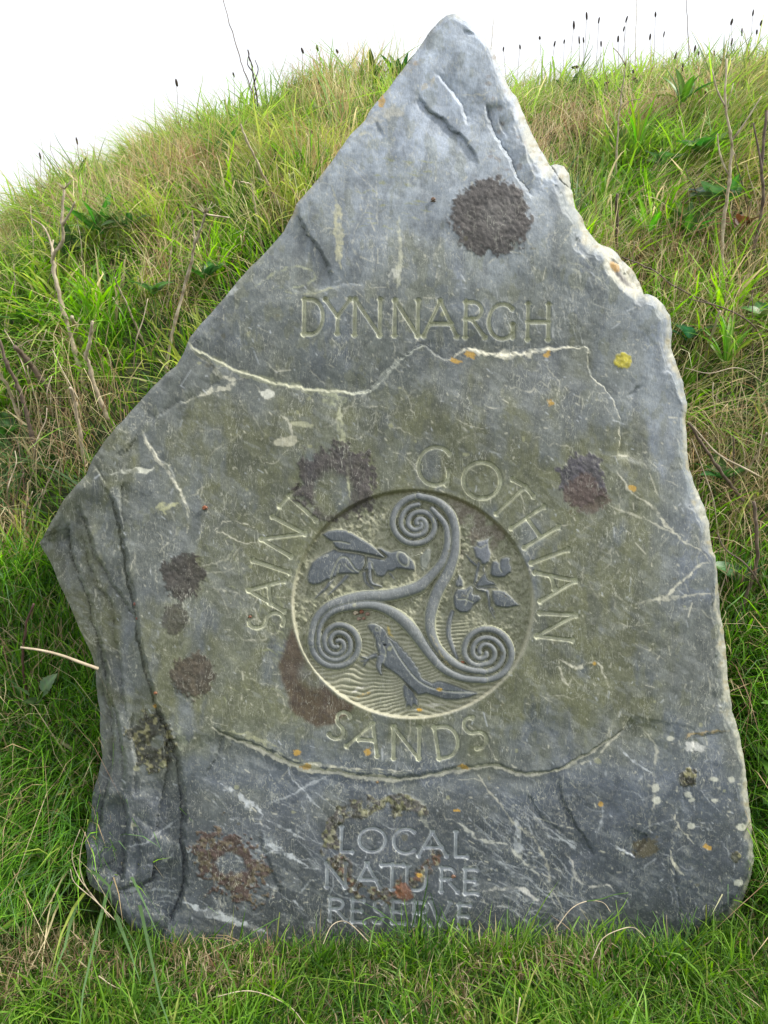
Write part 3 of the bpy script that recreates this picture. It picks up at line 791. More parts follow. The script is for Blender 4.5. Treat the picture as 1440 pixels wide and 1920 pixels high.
ID_BEE = part('bee_relief', 0, 'carved bee with folded wing')
ID_WING = part('wing', ID_BEE); ID_EYE = part('eye', ID_BEE)
bz = lambda p: zz(p, 560, 970, .18056)
limb(bz([(680,560),(690,650),(720,700),(775,742)]), [9, 7, 4], ID_BEE, 5)
limb(bz([(345,640),(290,730),(220,790),(175,840)]), [9, 6, 3], ID_BEE, 5)
limb(bz([(510,600),(440,680),(360,760),(310,800)]), [9, 6, 3], ID_BEE, 5)
limb(bz([(930,560),(960,600),(990,640)]), [6, 3], ID_BEE, 4)
relief(bz([(365,325),(300,360),(200,410),(130,470),(95,560),(80,630),(95,690),(150,710),(220,700),(300,655),(330,660),(345,640),(390,625),(405,600),(480,595),(560,595),(620,600),(640,575),(680,540),(700,480),(700,400),(640,378),(520,360),(430,350)]), ID_BEE, 7.5, dome=1.5)
relief(bz([(698,400),(760,410),(880,430),(905,410),(830,345),(800,320),(860,308),(900,335),(960,355),(1000,345),(1050,335),(1110,355),(1150,400),(1190,450),(1215,510),(1210,560),(1160,560),(1080,545),(1020,540),(980,570),(930,570),(900,610),(870,630),(810,620),(780,600),(770,560),(710,550),(650,570),(690,500)]), ID_BEE, 8, dome=1.2)
limb(bz([(740,480),(738,600),(755,680),(800,702),(862,718)]), [9, 9, 8, 4], ID_BEE, 9)
relief(bz([(235,175),(300,135),(400,122),(490,128),(560,160),(640,210),(740,270),(830,340),(908,412),(885,434),(780,405),(640,377),(520,357),(420,347),(370,310),(345,262),(290,230)]), ID_WING, 10.5, dome=.6)
engrave(bz([(345,255),(400,252),(460,258),(530,275)]))
engrave(bz([(330,655),(345,590),(375,510),(420,430),(490,415),(540,470),(590,540),(640,562)]), 2, 2)
engrave(bz([(400,600),(415,530),(430,480)]), 1.6, 1.4); engrave(bz([(480,480),(520,530),(575,565)]), 1.4, 1)
engrave(bz([(700,400),(702,480),(668,545)]), 2, 2); engrave(bz([(755,480),(775,540),(805,600)]), 1.6, 1.4)
engrave(bz([(830,345),(870,380),(910,410)]), 1.8, 1.5)
e_c = bz([(1085, 430)])[0]
s_ = window(e_c[0] - 20, e_c[0] + 20, e_c[1] - 20, e_c[1] + 20)
c_, q_ = math.cos(R(58)), math.sin(R(58))
X = GU[s_] - e_c[0]; Y = GV[s_] - e_c[1]
er = np.hypot((X * c_ + Y * q_) / 14.5, (-X * q_ + Y * c_) / 9)
LAB[s_] = np.where(er < 1, ID_EYE, LAB[s_]); H[s_] += 1.2 * np.sqrt(np.clip(1 - er ** 2, 0, 1)) - 1.4 * np.exp(-((er - 1) / .12) ** 2)
mixc(s_, np.exp(-((er - 1) / .13) ** 2) * .7, (.42, .43, .33))
engrave(bz([(1180,405),(1240,390),(1305,372)]), 1.8, -2.5)
limb(bz([(1300,520),(1310,450),(1345,350)]), [14, 22, 12], ID_DISC, 4, (.2, .215, .19))
engrave(bz([(1240,480),(1280,520),(1340,555)]), 1.8, 1)

ID_LIZ = part('lizard_relief', 0, 'carved lizard crossing the water lines'); ID_LEYE = part('eye', ID_LIZ)
lz = lambda p: zz(p, 580, 1150, .27778)
limb(lz([(490,285),(440,287),(400,305),(380,330),(370,352)]), [12, 10, 5], ID_LIZ); limb(lz([(400,305),(375,300),(350,294)]), [8, 3.5], ID_LIZ); limb(lz([(395,312),(370,322),(346,322)]), [7, 3], ID_LIZ)
relief(lz([(640,470),(625,500),(632,560),(645,600),(650,650),(672,628),(690,655),(705,620),(735,638),(740,590),(718,560),(708,530),(725,500)]), ID_LIZ, 7)
relief(lz([(385,80),(395,66),(415,60),(450,62),(490,85),(520,112),(535,150),(575,180),(600,190),(612,215),(632,228),(640,250),(665,262),(672,285),(692,292),(698,315),(718,330),(722,352),(742,365),(742,390),(758,402),(758,425),(775,440),(830,465),(865,450),(905,455),(980,480),(1060,512),(1130,528),(1146,545),(1080,575),(1000,590),(920,590),(850,568),(790,548),(735,560),(690,515),(640,470),(600,430),(560,400),(510,370),(480,335),(470,300),(445,220),(440,180),(420,140),(395,108)]), ID_LIZ, 8.5, dome=1.8)
limb(lz([(484,300),(470,350),(474,385),(484,410)]), [15, 13, 6], ID_LIZ, 10)
engrave(lz([(540,180),(565,220),(600,285),(645,350),(700,420),(750,465),(810,497),(880,518),(960,530),(1110,532)]), 1.7, 1.8, (.46, .47, .4), .9)
engrave(lz([(505,228),(516,250),(514,290)]), 1.8, 1.6)
engrave(lz([(390,85),(400,75),(440,72),(500,95)]), 1.2, .8, a=.5)
e_c = lz([(458, 105)])[0]
s_ = window(e_c[0] - 8, e_c[0] + 8, e_c[1] - 8, e_c[1] + 8)
er = np.hypot(GU[s_] - e_c[0], GV[s_] - e_c[1]) / 3.6
LAB[s_] = np.where(er < 1, ID_LEYE, LAB[s_]); H[s_] += 1.0 * np.clip(1 - er, 0, 1) - .9 * np.exp(-((er - 1) / .3) ** 2)
mixc(s_, np.exp(-((er - 1) / .3) ** 2) * .6, (.42, .43, .33))
blob(*lz([(510, 215)])[0], 2, 2, 0, (.02, .02, .02), .95, hh=-2)

ID_FLO = part('flower_spray_relief', 0, 'carved flowering spray with buds'); fz = lambda p: zz(p, 840, 980, .11111)
limb([(848,1148),(842,1168),(841,1190),(848,1213),(857,1234)], [9, 11, 11, 10, 7], ID_FLO, 6.5)
limb(fz([(520,690),(495,820),(470,950),(475,1080),(560,1130),(660,1160)]), [7, 7, 9, 8], ID_FLO, 6.5)
limb(fz([(660,1160),(690,1300),(705,1450),(760,1560),(795,1630)]), [8, 6, 5, 2], ID_FLO, 6)
limb(fz([(470,720),(380,640),(300,540)]), [6, 6, 2], ID_FLO, 6)
limb(fz([(735,1440),(790,1530)]), [5, 2], ID_FLO, 5); limb(fz([(640,960),(600,760),(650,700)]), [5, 3], ID_FLO, 5)
relief(fz([(640,820),(655,900),(680,960),(770,990),(830,1060),(700,1080),(500,1110),(450,1060),(500,980),(560,900)]), ID_FLO, 7)
limb(fz([(480,1100),(640,1095),(780,1085),(850,1120)]), [4, 4, 2], ID_FLO, 7)
f1, f2, f3, f4, f5 = [part('flower_head', ID_FLO) for _ in range(5)]
relief(fz([(480,310),(590,290),(760,230),(700,280),(690,350),(700,430),(735,520),(720,600),(700,670),(620,720),(560,710),(540,650),(460,600),(440,520),(410,430),(360,410),(440,400),(470,370)]), f1, 8.5, (.14, .155, .18), dome=1.2)
relief(fz([(710,790),(720,700),(750,640),(830,630),(850,660),(900,590),(980,565),(1060,585),(1050,680),(1080,760),(1075,840),(1010,880),(960,930),(850,940),(740,920),(700,860)]), f2, 8.5, dome=1)
relief(fz([(170,850),(220,900),(260,980),(265,1090),(150,1110),(110,1060),(110,980),(160,910)]), f4, 7.5)
relief(fz([(150,1110),(280,1110),(340,1070),(405,1048),(440,1110),(430,1200),(530,1210),(572,1280),(530,1340),(440,1400),(400,1480),(330,1530),(200,1530),(110,1460),(80,1350),(80,1240),(110,1160)]), f3, 8.5, dome=1)
relief(fz([(740,1130),(850,1130),(960,1150),(1060,1230),(1150,1320),(1230,1400),(1150,1420),(1000,1450),(880,1440),(800,1420),(750,1330),(725,1230)]), f5, 8, dome=1)
engrave(fz([(170,1290),(250,1290),(320,1300),(430,1350)]), 1.5, 1.2); engrave(fz([(320,1300),(340,1200),(390,1130)]), 1.5, 1.2); engrave(fz([(320,1300),(290,1390)]), 1.4, 1)
engrave(fz([(870,660),(860,740),(900,830)]), 1.5, 1.2); engrave(fz([(760,1180),(900,1200),(1050,1290)]), 1.0, .6, a=.3); engrave(fz([(470,380),(540,420),(600,400),(640,370)]), 1.5, 1)
blob(*fz([(965, 1240)])[0], 2, 2, 0, (.03, .025, .02), .9)
for q in [(700,1265,9),(655,1318,8),(860,1290,7)]: pass
vein([(655,1302),(672,1294),(690,1290)], 5, (.62, .60, .52), .8); vein([(660,1312),(690,1305)], 3, (.55, .36, .08), .8)
vein([(780,1335),(800,1328),(835,1324)], 6, (.6, .58, .5), .7); blob(787, 1331, 5, 3, 0, (.62, .36, .04), .9); blob(823, 1292, 5, 3, 0, (.6, .38, .05), .8)
vein([(730,1170),(738,1190),(742,1196)], 3.4, (.6, .45, .1), .8); vein([(815,1190),(820,1212),(835,1235),(850,1248)], 3.2, (.55, .48, .25), .7)

# ------------------------------------------------------------------ lettering, cut as V grooves
def arc(cx, cy, rx, ry, a0, a1, n=14):
    return [(cx + rx * math.cos(R(a0 + (a1 - a0) * i / n)), cy + ry * math.sin(R(a0 + (a1 - a0) * i / n))) for i in range(n + 1)]
GLY = {
 'D': [[(.06,0),(.06,1)], [(.06,1),(.35,1)] + arc(.4,.5,.56,.5,88,-88) + [(.35,0),(.06,0)]],
 'Y': [[(.5,0),(.5,.5),(.02,1)], [(.5,.5),(.98,1)]],
 'N': [[(.08,0),(.08,1)], [(.08,1),(.92,0)], [(.92,0),(.92,1)]],
 'A': [[(.0,0),(.48,1)], [(.48,1),(1,0)], [(.2,.36),(.82,.36)]],
 'R': [[(.1,0),(.1,1)], [(.1,1),(.35,1)] + arc(.4,.76,.42,.24,85,-85) + [(.1,.52)], [(.38,.52),(1,0)]],
 'G': [arc(.52,.5,.5,.5,48,318,20), [(.9,.06),(.9,.42)]],
 'H': [[(.08,0),(.08,1)], [(.92,0),(.92,1)], [(.08,.5),(.92,.5)]],
 'S': [arc(.55,.755,.38,.245,48,245,12) + arc(.47,.25,.44,.25,72,-128,14)],
 'I': [[(.5,0),(.5,1)]],
 'T': [[(.5,0),(.5,1)], [(.0,.98),(1,.98)]],
 'O': [arc(.5,.5,.5,.5,0,360,26)],
 'L': [[(.1,1),(.1,0),(.95,0)]],
 'C': [arc(.55,.5,.55,.5,50,312,20)],
 'U': [[(.08,1),(.08,.35)] + arc(.5,.34,.42,.34,180,360,12) + [(.92,1)]],
 'E': [[(.12,0),(.12,1)], [(.12,1),(.9,1)], [(.12,.52),(.75,.52)], [(.12,0),(.98,0)]],
 'V': [[(.0,1),(.5,0),(1,1)]],
}
LETTER_COL = (.50, .51, .37)
def cut(strokes, ch, w=7.5, col=LETTER_COL, a=.95, dep=1.4):
    k = part('carved_letter', 0, 'incised capital letter ' + ch)
    for st in strokes:
        st = np.array(st, float)
        s_, D, SD, Ln, tot = pdist(st, 12)
        closed = np.hypot(*(st[0] - st[-1])) < 1
        fl = 0 if closed else 1
        ww = w * (1 + fl * .55 * np.exp(-np.minimum(Ln, tot - Ln) / 3.5))
        g = np.clip(ww * .5 - D + .5, 0, None) * dep * 1.25
        H[s_] = np.minimum(H[s_], HFL[s_] - g)
        LAB[s_] = np.where(D < ww * .5, k, LAB[s_])
        nz = .85 + .25 * fbm(GU[s_], GV[s_], 9, 2, 2)
        mixc(s_, smooth(ww * .5 + .7, ww * .5 - 1.0, D) * a * nz, col)
        if not closed and ch not in 'SGC':                              # chiselled serif ends
            for e_, o_ in ((st[0], st[1]), (st[-1], st[-2])):
                t_ = (e_ - o_) / (np.hypot(*(e_ - o_)) + 1e-6); p_ = np.array([-t_[1], t_[0]])
                q_ = [e_ - p_ * w * .78, e_ + p_ * w * .78]
                s2, D2, *_ = pdist(q_, 8)
                H[s2] = np.minimum(H[s2], HFL[s2] - np.clip(1.7 - D2, 0, None) * 1.0)
                mixc(s2, smooth(2.2, .8, D2) * a * .8, col)
                LAB[s2] = np.where(D2 < 1.5, k, LAB[s2])
HFL = H.copy()
def glyph(ch, x0, x1, ytop, ybot, ang=0, **kw):
    w_, h_ = x1 - x0, ybot - ytop
    cx, cy = (x0 + x1) / 2, (ytop + ybot) / 2
    c, s = math.cos(R(ang)), math.sin(R(ang))
    sts = []
    for st in GLY[ch]:
        q = []
        for x, y in st:
            dx, dy = (x - .5) * w_, (.5 - y) * h_
            q.append((cx + dx * c - dy * s, cy + dx * s + dy * c))
        sts.append(q)
    cut(sts, ch, **kw)
for ch, x0, x1, y0, y1 in [('D',568,607,562,627),('Y',609,657,562,626),('N',661,717,563,629),('N',736,788,565,630),('A',795,857,566,631),('R',869,910,568,633),('G',915,967,571,636),('H',986,1032,571,637)]:
    glyph(ch, x0, x1, y0, y1, 1, w=6.8)
LG = dict(w=5.8, col=(.40, .43, .45), a=.95, dep=1.2)
for ch, x0, x1, y0, y1 in [('L',638,662,1550,1597),('O',673,723,1553,1597),('C',738,780,1554,1600),('A',785,838,1560,1605),('L',852,878,1560,1606),
    ('N',610,651,1619,1663),('A',665,713,1619,1666),('T',715,756,1621,1668),('U',760,802,1625,1669),('R',824,859,1628,1672),('E',869,897,1630,1675),
    ('R',616,649,1685,1725),('E',658,684,1688,1728),('S',698,720,1689,1730),('E',733,760,1690,1730),('R',773,808,1692,1733),('V',807,844,1692,1735),('E',858,884,1697,1739)]:
    glyph(ch, x0, x1, y0, y1, 1, **LG)
# the ring of letters
glyph('S', 483, 516, 1132, 1198, -97, w=6.6)
cut([[(533,1147),(466,1107)], [(466,1107),(533,1089)], [(503,1098),(507,1132)]], 'A', 6.4)
cut([[(474,1051),(543,1074)]], 'I', 6.6)
cut([[(546,1044),(490,1011)], [(490,1011),(572,1001)], [(572,1001),(511,969)]], 'N', 6.4)
cut([[(593,976),(542,930)], [(524,950),(561,912)]], 'T', 6.4)
glyph('G', 783, 849, 838, 910, 8, w=6.6)
glyph('O', 868, 938, 867, 935, 22, w=7)
cut([[(930,964),(984,913)], [(961,899),(984,913),(999,931)]], 'T', 6.6)
cut([[(958,991),(1018,950)], [(982,1027),(1045,988)], [(988,973),(1011,1006)]], 'H', 6.6)
cut([[(994,1056),(1063,1030)]], 'I', 6.6)
cut([[(1001,1073),(1077,1088)], [(1077,1088),(1011,1127)], [(1031,1080),(1038,1104)]], 'A', 6.6)
cut([[(1010,1148),(1077,1152)], [(1077,1152),(1005,1192)], [(1005,1192),(1071,1199)]], 'N', 6.6)
glyph('S', 620, 653, 1333, 1387, 26, w=6.2)
cut([[(650,1400),(699,1357)], [(699,1357),(707,1418)], [(672,1386),(702,1389)]], 'A', 6.2)
cut([[(738,1422),(738,1363)], [(738,1363),(785,1423)], [(785,1423),(787,1365)]], 'N', 6.2)
glyph('D', 816, 860, 1361, 1420, -9, w=6.2)
glyph('S', 872, 908, 1343, 1405, -30, w=6.2)


# ------------------------------------------------------------------ lichens
BRN = (.048, .041, .035); BRN2 = (.125, .083, .062); PUR = (.10, .078, .088)
def lichen(cx, cy, rx, ry, ang, col, a=.85, hole=None, label='dark brown crust of lichen', noise=.2, soft=.14, crusty=0, ns=16):
    k = part('lichen_patch', 0, label)
    sl, m = blob(cx, cy, rx, ry, ang, col, a, soft, noise, ns, hole=hole, hh=.9 + crusty, lab=k)
    mm = m * smooth(.05, .5, fbm(GU[sl], GV[sl], 7, 3, 3))
    mixc(sl, mm * .5, np.array(col) * .45)
    mixc(sl, m * smooth(.2, .6, fbm(GU[sl], GV[sl], 11, 3, 1)) * .4, np.array(col) * 1.7)
    if crusty:
        cr_ = min(1, crusty)
        mixc(sl, m * smooth(.15, .4, fbm(GU[sl], GV[sl], 8, 2, 5)) * .8 * cr_, (.30, .28, .14))
        mixc(sl, m * smooth(.2, .45, fbm(GU[sl], GV[sl], 9, 2, 2)) * .8 * cr_, (.03, .028, .018))
    return k, sl, m
k, sl, m = lichen(922, 408, 73, 69, 20, (.075, .066, .062), .95, noise=.16, label='large round grey brown lichen patch near the apex')
mixc(sl, smooth(45, 10, np.hypot(GU[sl] - 930, GV[sl] - 410)) * .35 * m, (.20, .19, .18))
lichen(632, 905, 73, 72, 0, (.062, .052, .052), .82, hole=(626, 928, 40, 42), label='brown lichen ring beside the medallion top')
lichen(1090, 900, 44, 46, 0, (.068, .062, .078), .85, label='purple and red lichen patch right of the lettering')
blob(1094, 926, 40, 36, 10, (.10, .068, .055), .75, .3, .2)
lichen(343, 1080, 40, 40, 30, BRN); lichen(328, 1160, 25, 27, 0, BRN, .6, label='faint small brown lichen patch'); lichen(360, 1265, 38, 39, 0, (.066, .052, .036), label='round brown lichen patch below two others')
k = part('lichen_patch', 0, 'rust brown lichen crescent hugging the medallion lower left')
sl, d = psdf([(548,1172),(532,1205),(527,1250),(534,1300),(553,1340),(590,1364),(625,1362),(652,1340),(662,1322),(640,1310),(600,1275),(565,1225)], 30, 'warp')
outd = smooth(1.0, 1.02, np.hypot((GU[sl] - mc[0]) / 226, (GV[sl] - mc[1]) / 214.5))
m = smooth(-4, 5, d) * outd
inner = smooth(40, 18, np.hypot(GU[sl] - 590, (GV[sl] - 1262)))
m = m * (1 - .75 * inner) * (LAB[sl] == 0)
mixc(sl, m * .85, (.078, .052, .032)); mixc(sl, m * smooth(.1, .5, fbm(GU[sl], GV[sl], 8, 3, 3)) * .5, (.05, .038, .032))
LAB[sl] = np.where((m > .4), k, LAB[sl])
lichen(434, 1618, 72, 50, 40, (.07, .045, .037), .95, hole=(432, 1616, 32, 20), noise=.4, crusty=.25, label='reddish brown lichen ring at the lower left')
lichen(286, 1392, 40, 50, -10, (.055, .055, .04), .9, hole=(296, 1392, 13, 17), noise=.28, crusty=1.2, label='blackish crusty lichen on the left facet')
lichen(1289, 1458, 18, 17, 0, (.07, .065, .05), .9, crusty=1.2, label='small black crusty lichen spot near right edge')
lichen(1380, 1606, 10, 10, 0, (.08, .08, .05), .8, crusty=1, label='tiny black lichen spot on the right edge')
lichen(1168, 678, 17, 14, 0, (.46, .40, .04), .95, crusty=0, noise=.2, label='bright yellow lichen rosette', ns=9)
k = part('lichen_patch', 0, 'crusty black and orange lichen ring through the lower lettering')
ringp = zz([(215,560),(190,500),(215,420),(240,320),(320,300),(430,270),(540,270),(690,260),(745,300)], 560, 1430, .3056)
ringq = zz([(240,590),(290,640),(300,700),(350,760),(440,800),(560,810),(640,770),(700,720),(760,680),(800,620),(850,560)], 560, 1430, .3056)
for rp, wdt in ((ringp, 30), (ringq, 27)):
    sl, D, SD, Ln, tot = pdist(catmull(rp, 5), 34, 'warp')
    wl = wdt * .5 * (1 + .7 * fbm(GU[sl], GV[sl], 26, 3, 2))
    m = smooth(wl + 2, wl - 2, D) * smooth(-.5, .0, fbm(GU[sl], GV[sl], 15, 3, 5))
    letter = LAB[sl] > 0
    m = np.where(letter, m * .35, m)
    mixc(sl, m * .7, (.075, .062, .05))
    mixc(sl, m * smooth(0, .4, fbm(GU[sl], GV[sl], 9, 2, 4)) * .85, (.14, .14, .065) if rp is ringp else (.12, .065, .042))
    mixc(sl, m * smooth(.1, .4, fbm(GU[sl], GV[sl], 8, 2, 1)) * .85, (.03, .03, .018))
    mixc(sl, m * smooth(.35, .5, fbm(GU[sl], GV[sl], 7, 2, 3)) * .6, (.32, .31, .20))
    H[sl] += m * (.7 + 1.0 * fbm(GU[sl], GV[sl], 7, 2, 4))
    LAB[sl] = np.where((m > .5) & (LAB[sl] == 0), k, LAB[sl])
blob(758, 1672, 16, 14, 0, (.22, .09, .045), .7, noise=.4)
blob(1210, 1590, 24, 18, -30, (.10, .085, .05), .85, noise=.3)
for q in [(880,665,10,6),(1026,664,7,7),(853,676,9,4),(716,190,6,8),(556,1412,8,5),(575,1437,10,5),(870,1437,9,4),(855,1520,7,3),(1112,1142+100,3,3),(1182,916,8,5),(1327,1588,9,4),(290,1325,5,4),(1030,755,6,7),(1127,1508,4,4),(786,1640,5,4),(690,1410,6,6)]:
    blob(q[0], q[1], q[2], q[3], rr.uniform(-30, 30), (.50, .30, .05), .8, noise=.5, ns=8)
for k_ in range(26):
    u = rr.uniform(915, 990); v = rr.uniform(90, 320)
    blob(u, v, rr.uniform(2, 5), rr.uniform(2, 5), 0, (.2, .17, .15), .5)
for k_ in range(60):
    u = rr.uniform(200, 1380); v = rr.uniform(400, 1700)
    blob(u, v, rr.uniform(2, 6), rr.uniform(2, 5), 0, (.36, .36, .2) if rr.random() < .6 else (.12, .11, .06), .45, noise=.5)
C = np.clip(C, .01, .85)

# ------------------------------------------------------------------ mesh of the slab, split into its parts
keep = SDF >= -.5 * STEP
fk = keep[:-1, :-1] & keep[1:, :-1] & keep[1:, 1:] & keep[:-1, 1:]
gv_, gu_ = np.gradient(SDF, STEP)
gl = np.hypot(gu_, gv_) + 1e-6
cnt = np.zeros(GU.shape, int)
for (a_, b_) in ((0, 0), (1, 0), (0, 1), (1, 1)):
    cnt[a_:a_ + nv - 1, b_:b_ + nu - 1] += fk
bnd = (cnt > 0) & (cnt < 4)
PU = np.where(bnd, GU - gu_ / gl * SDF, GU); PV = np.where(bnd, GV - gv_ / gl * SDF, GV)
PW = W(PU, PV, H)
BASE = np.array([0.06, 1.27, 0.0])
LOC = (PW - BASE).astype(np.float32)
# normals of the whole surface so that parts shade without seams
du = np.gradient(LOC, axis=1); dv = np.gradient(LOC, axis=0)
NN = np.cross(dv, du); NN /= np.linalg.norm(NN, axis=2)[..., None] + 1e-12
flip = np.sign((NN @ NRM)); NN *= np.where(flip == 0, 1, flip)[..., None]
stone = empty('carved_standing_stone', BASE, 'tall pointed grey slate slab carved with lettering and a round triple spiral medallion', 'standing stone')
face_lab = np.zeros(fk.shape, int)
face_lab = LAB[:-1, :-1]
objs = {}
def build_part(k, name, parent):
    m = fk & (face_lab == k)
    j, i = np.nonzero(m)
    if len(j) == 0: return None
    q = np.stack([j * nu + i, (j + 1) * nu + i, (j + 1) * nu + i + 1, j * nu + i + 1], 1)
    uq, inv = np.unique(q, return_inverse=True)
    vq = LOC.reshape(-1, 3)[uq]; cq = C.reshape(-1, 3)[uq]; nq = NN.reshape(-1, 3)[uq]
    quads = inv.reshape(-1, 4)
    extra_v = None
    if k == 0:
        # close the slab: rough broken sides and a back
        e0 = []
        H1 = fk[:, :]
        pad = np.zeros((nv + 1, nu + 1), bool); pad[1:nv, 1:nu] = fk
        # horizontal edges (j, i)-(j, i+1): faces above pad[j,i+1], below pad[j+1,i+1]
        up = pad[:-1, 1:]; dn = pad[1:, 1:]
        jj_, ii_ = np.nonzero(dn[:, :nu - 1] & ~up[:, :nu - 1]); e0 += [np.stack([jj_ * nu + ii_ + 1, jj_ * nu + ii_], 1)]
        jj_, ii_ = np.nonzero(up[:, :nu - 1] & ~dn[:, :nu - 1]); e0 += [np.stack([jj_ * nu + ii_, jj_ * nu + ii_ + 1], 1)]
        lf = pad[1:, :-1]; rt = pad[1:, 1:]
        jj_, ii_ = np.nonzero(rt[:nv - 1] & ~lf[:nv - 1]); e0 += [np.stack([jj_ * nu + ii_, (jj_ + 1) * nu + ii_], 1)]
        jj_, ii_ = np.nonzero(lf[:nv - 1] & ~rt[:nv - 1]); e0 += [np.stack([(jj_ + 1) * nu + ii_, jj_ * nu + ii_], 1)]
        E = np.concatenate(e0)
        be = np.unique(E)
        pu, pv = PU.ravel()[be], PV.ravel()[be]
        gu1, gv1 = (gu_ / gl).ravel()[be], (gv_ / gl).ravel()[be]
        rings = [(-3, -14, 3), (-6, -45, 7), (-2, -95, 9), (8, -140, 8), (34, -165, 6)]
        allv = [LOC.reshape(-1, 3)[be]]
        cols = [C.reshape(-1, 3)[be]]
        for (ins_, hh, am) in rings:
            nz = fbm(pu + hh, pv, 30, 4, 3) * am
            bu = pu + gu1 * (ins_ + nz); bv = pv + gv1 * (ins_ + nz)
            h0 = H.ravel()[be] * (1.0 if hh > -60 else .5)
            allv.append(W(bu, bv, h0 + hh + nz * .6, H.ravel()[be]) - BASE)
            cc = np.array([.20, .20, .18]) * (1 + .5 * fbm(pu, pv + hh * 2, 18, 4, 2))[:, None]
            cols.append(np.clip(cc, .03, .6))
        nb = len(be)
        pos = {}
        mp = np.full(nu * nv, -1); mp[be] = np.arange(nb)
        ea, eb = mp[E[:, 0]], mp[E[:, 1]]
        sv = np.concatenate(allv); scol = np.concatenate(cols)
        sq = []
        for r_ in range(len(rings)):
            sq.append(np.stack([ea + r_ * nb, eb + r_ * nb, eb + (r_ + 1) * nb, ea + (r_ + 1) * nb], 1))
        sq = np.concatenate(sq)
        cen = W(np.array([740.]), np.array([1150.]), np.array([-175.])) - BASE
        sv = np.concatenate([sv, cen]); scol = np.concatenate([scol, [[.2, .2, .18]]])
        last = len(rings) * nb
        st_ = np.stack([ea + last, eb + last, np.full(len(ea), len(sv) - 1)], 1)
        me = np_mesh('broken_sides', sv, sq[:, ::-1], st_[:, ::-1], scol)
        o = link_mesh('broken_sides', me, M_STONE, stone)
        o['label'] = 'rough broken sides and back of the slab'
    me = np_mesh(name, vq, quads, None, cq)
    me.normals_split_custom_set_from_vertices(nq)
    return link_mesh(name, me, M_STONE, parent)
objs[0] = build_part(0, 'worked_face', stone)
for k, (nm, par, lab) in PARTS.items():
    o = build_part(k, nm, objs.get(par) if par else stone)
    if o is not None:
        if lab: o['label'] = lab
        objs[k] = o
def stone_point(u, v, off=0):
    j = int((v - V0) / STEP); i = int((u - U0) / STEP)
    return W(float(u), float(v), float(H[j, i]) + off)

# ------------------------------------------------------------------ grass
def blades(name, P, length, width, lean, colr, tipc, droop, nseg=3, mat=None, upv=None):
    """P base points, lean horizontal 2-vectors (fraction of length), one curved tapering ribbon each"""
    n = len(P)
    ts = np.linspace(0, 1, nseg + 1)
    ang = RNG.uniform(0, math.pi, n)
    sx = np.cos(ang); sy = np.sin(ang)
    # blades present their flats at random but mostly side on to the viewer
    sx = np.sign(sx) * (np.abs(sx) * .6 + .4)
    side = np.stack([sx, sy * .7, RNG.uniform(-.3, .3, n)], 1); side /= np.linalg.norm(side, axis=1)[:, None]
    cols = []; V = []
    wig = RNG.normal(0, .05, (n, 2))
    for k, t in enumerate(ts):
        c = np.empty((n, 3))
        hx = (t * .45 + .55 * t * t)
        c[:, 0] = P[:, 0] + length * (lean[:, 0] * hx + wig[:, 0] * math.sin(t * 5))
        c[:, 1] = P[:, 1] + length * (lean[:, 1] * hx + wig[:, 1] * math.sin(t * 5))
        ll = np.clip(np.hypot(lean[:, 0], lean[:, 1]), 0, .95)
        c[:, 2] = P[:, 2] - .01 + length * (np.sqrt(1 - ll ** 2 * .8) * t - droop * t * t * t)
        w = width * (1 - t ** 2.2) * (.75 + .5 * min(t * 3, 1)) * .5
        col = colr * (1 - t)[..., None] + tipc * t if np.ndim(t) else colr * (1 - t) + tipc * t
        if k < nseg:
            V.append(c - side * w[:, None]); V.append(c + side * w[:, None]); cols += [col, col]
        else:
            V.append(c); cols.append(col)
    V = np.stack(V, 1); cols = np.stack(cols, 1)
    m = V.shape[1]
    b = (np.arange(n) * m)[:, None]
    quads = []
    for k in range(nseg - 1):
        quads.append(b + np.array([2 * k, 2 * k + 1, 2 * k + 3, 2 * k + 2]))
    quads = np.concatenate(quads) if quads else None
    k = nseg - 1
    tris = b + np.array([2 * k, 2 * k + 1, 2 * k + 2])
    me = np_mesh(name, V.reshape(-1, 3), quads, tris, np.clip(cols.reshape(-1, 3), .004, .8), smooth=False)
    return link_mesh(name, me, mat or M_GRASS)

def behind_stone(P, inner=60):
    """points far inside the hidden area behind the slab, or inside the slab itself"""
    rel_ = P - CAM
    dpt = rel_ @ FWD
    u = 720 + rel_[:, 0] / dpt * FPX; v = 960 - (rel_ @ UPV) / dpt * FPX
    j = np.clip(((v - V0) / STEP).astype(int), 0, nv - 1); i = np.clip(((u - U0) / STEP).astype(int), 0, nu - 1)
    s = SDF[j, i]
    s = np.where((u < U0) | (u > U0 + nu * STEP) | (v < V0) | (v > V0 + nv * STEP), -70, s)
    plane_d = dpt - DIST
    # solid of the slab
    us = 720 + rel_[:, 0] / S; vs = 960 - (rel_ @ UPV) / S
    j2 = np.clip(((vs - V0) / STEP).astype(int), 0, nv - 1); i2 = np.clip(((us - U0) / STEP).astype(int), 0, nu - 1)
    s2 = np.where((us < U0) | (us > U0 + nu * STEP) | (vs < V0) | (vs > V0 + nv * STEP), -70, SDF[j2, i2])
    inside = (s2 > -3) & (plane_d > -.03) & (plane_d < .24)
    hidden = ((s > inner) & (plane_d > 0)) | ((s2 > 6) & (plane_d > 0) & (plane_d < .5))
    return inside, hidden, u, v, plane_d

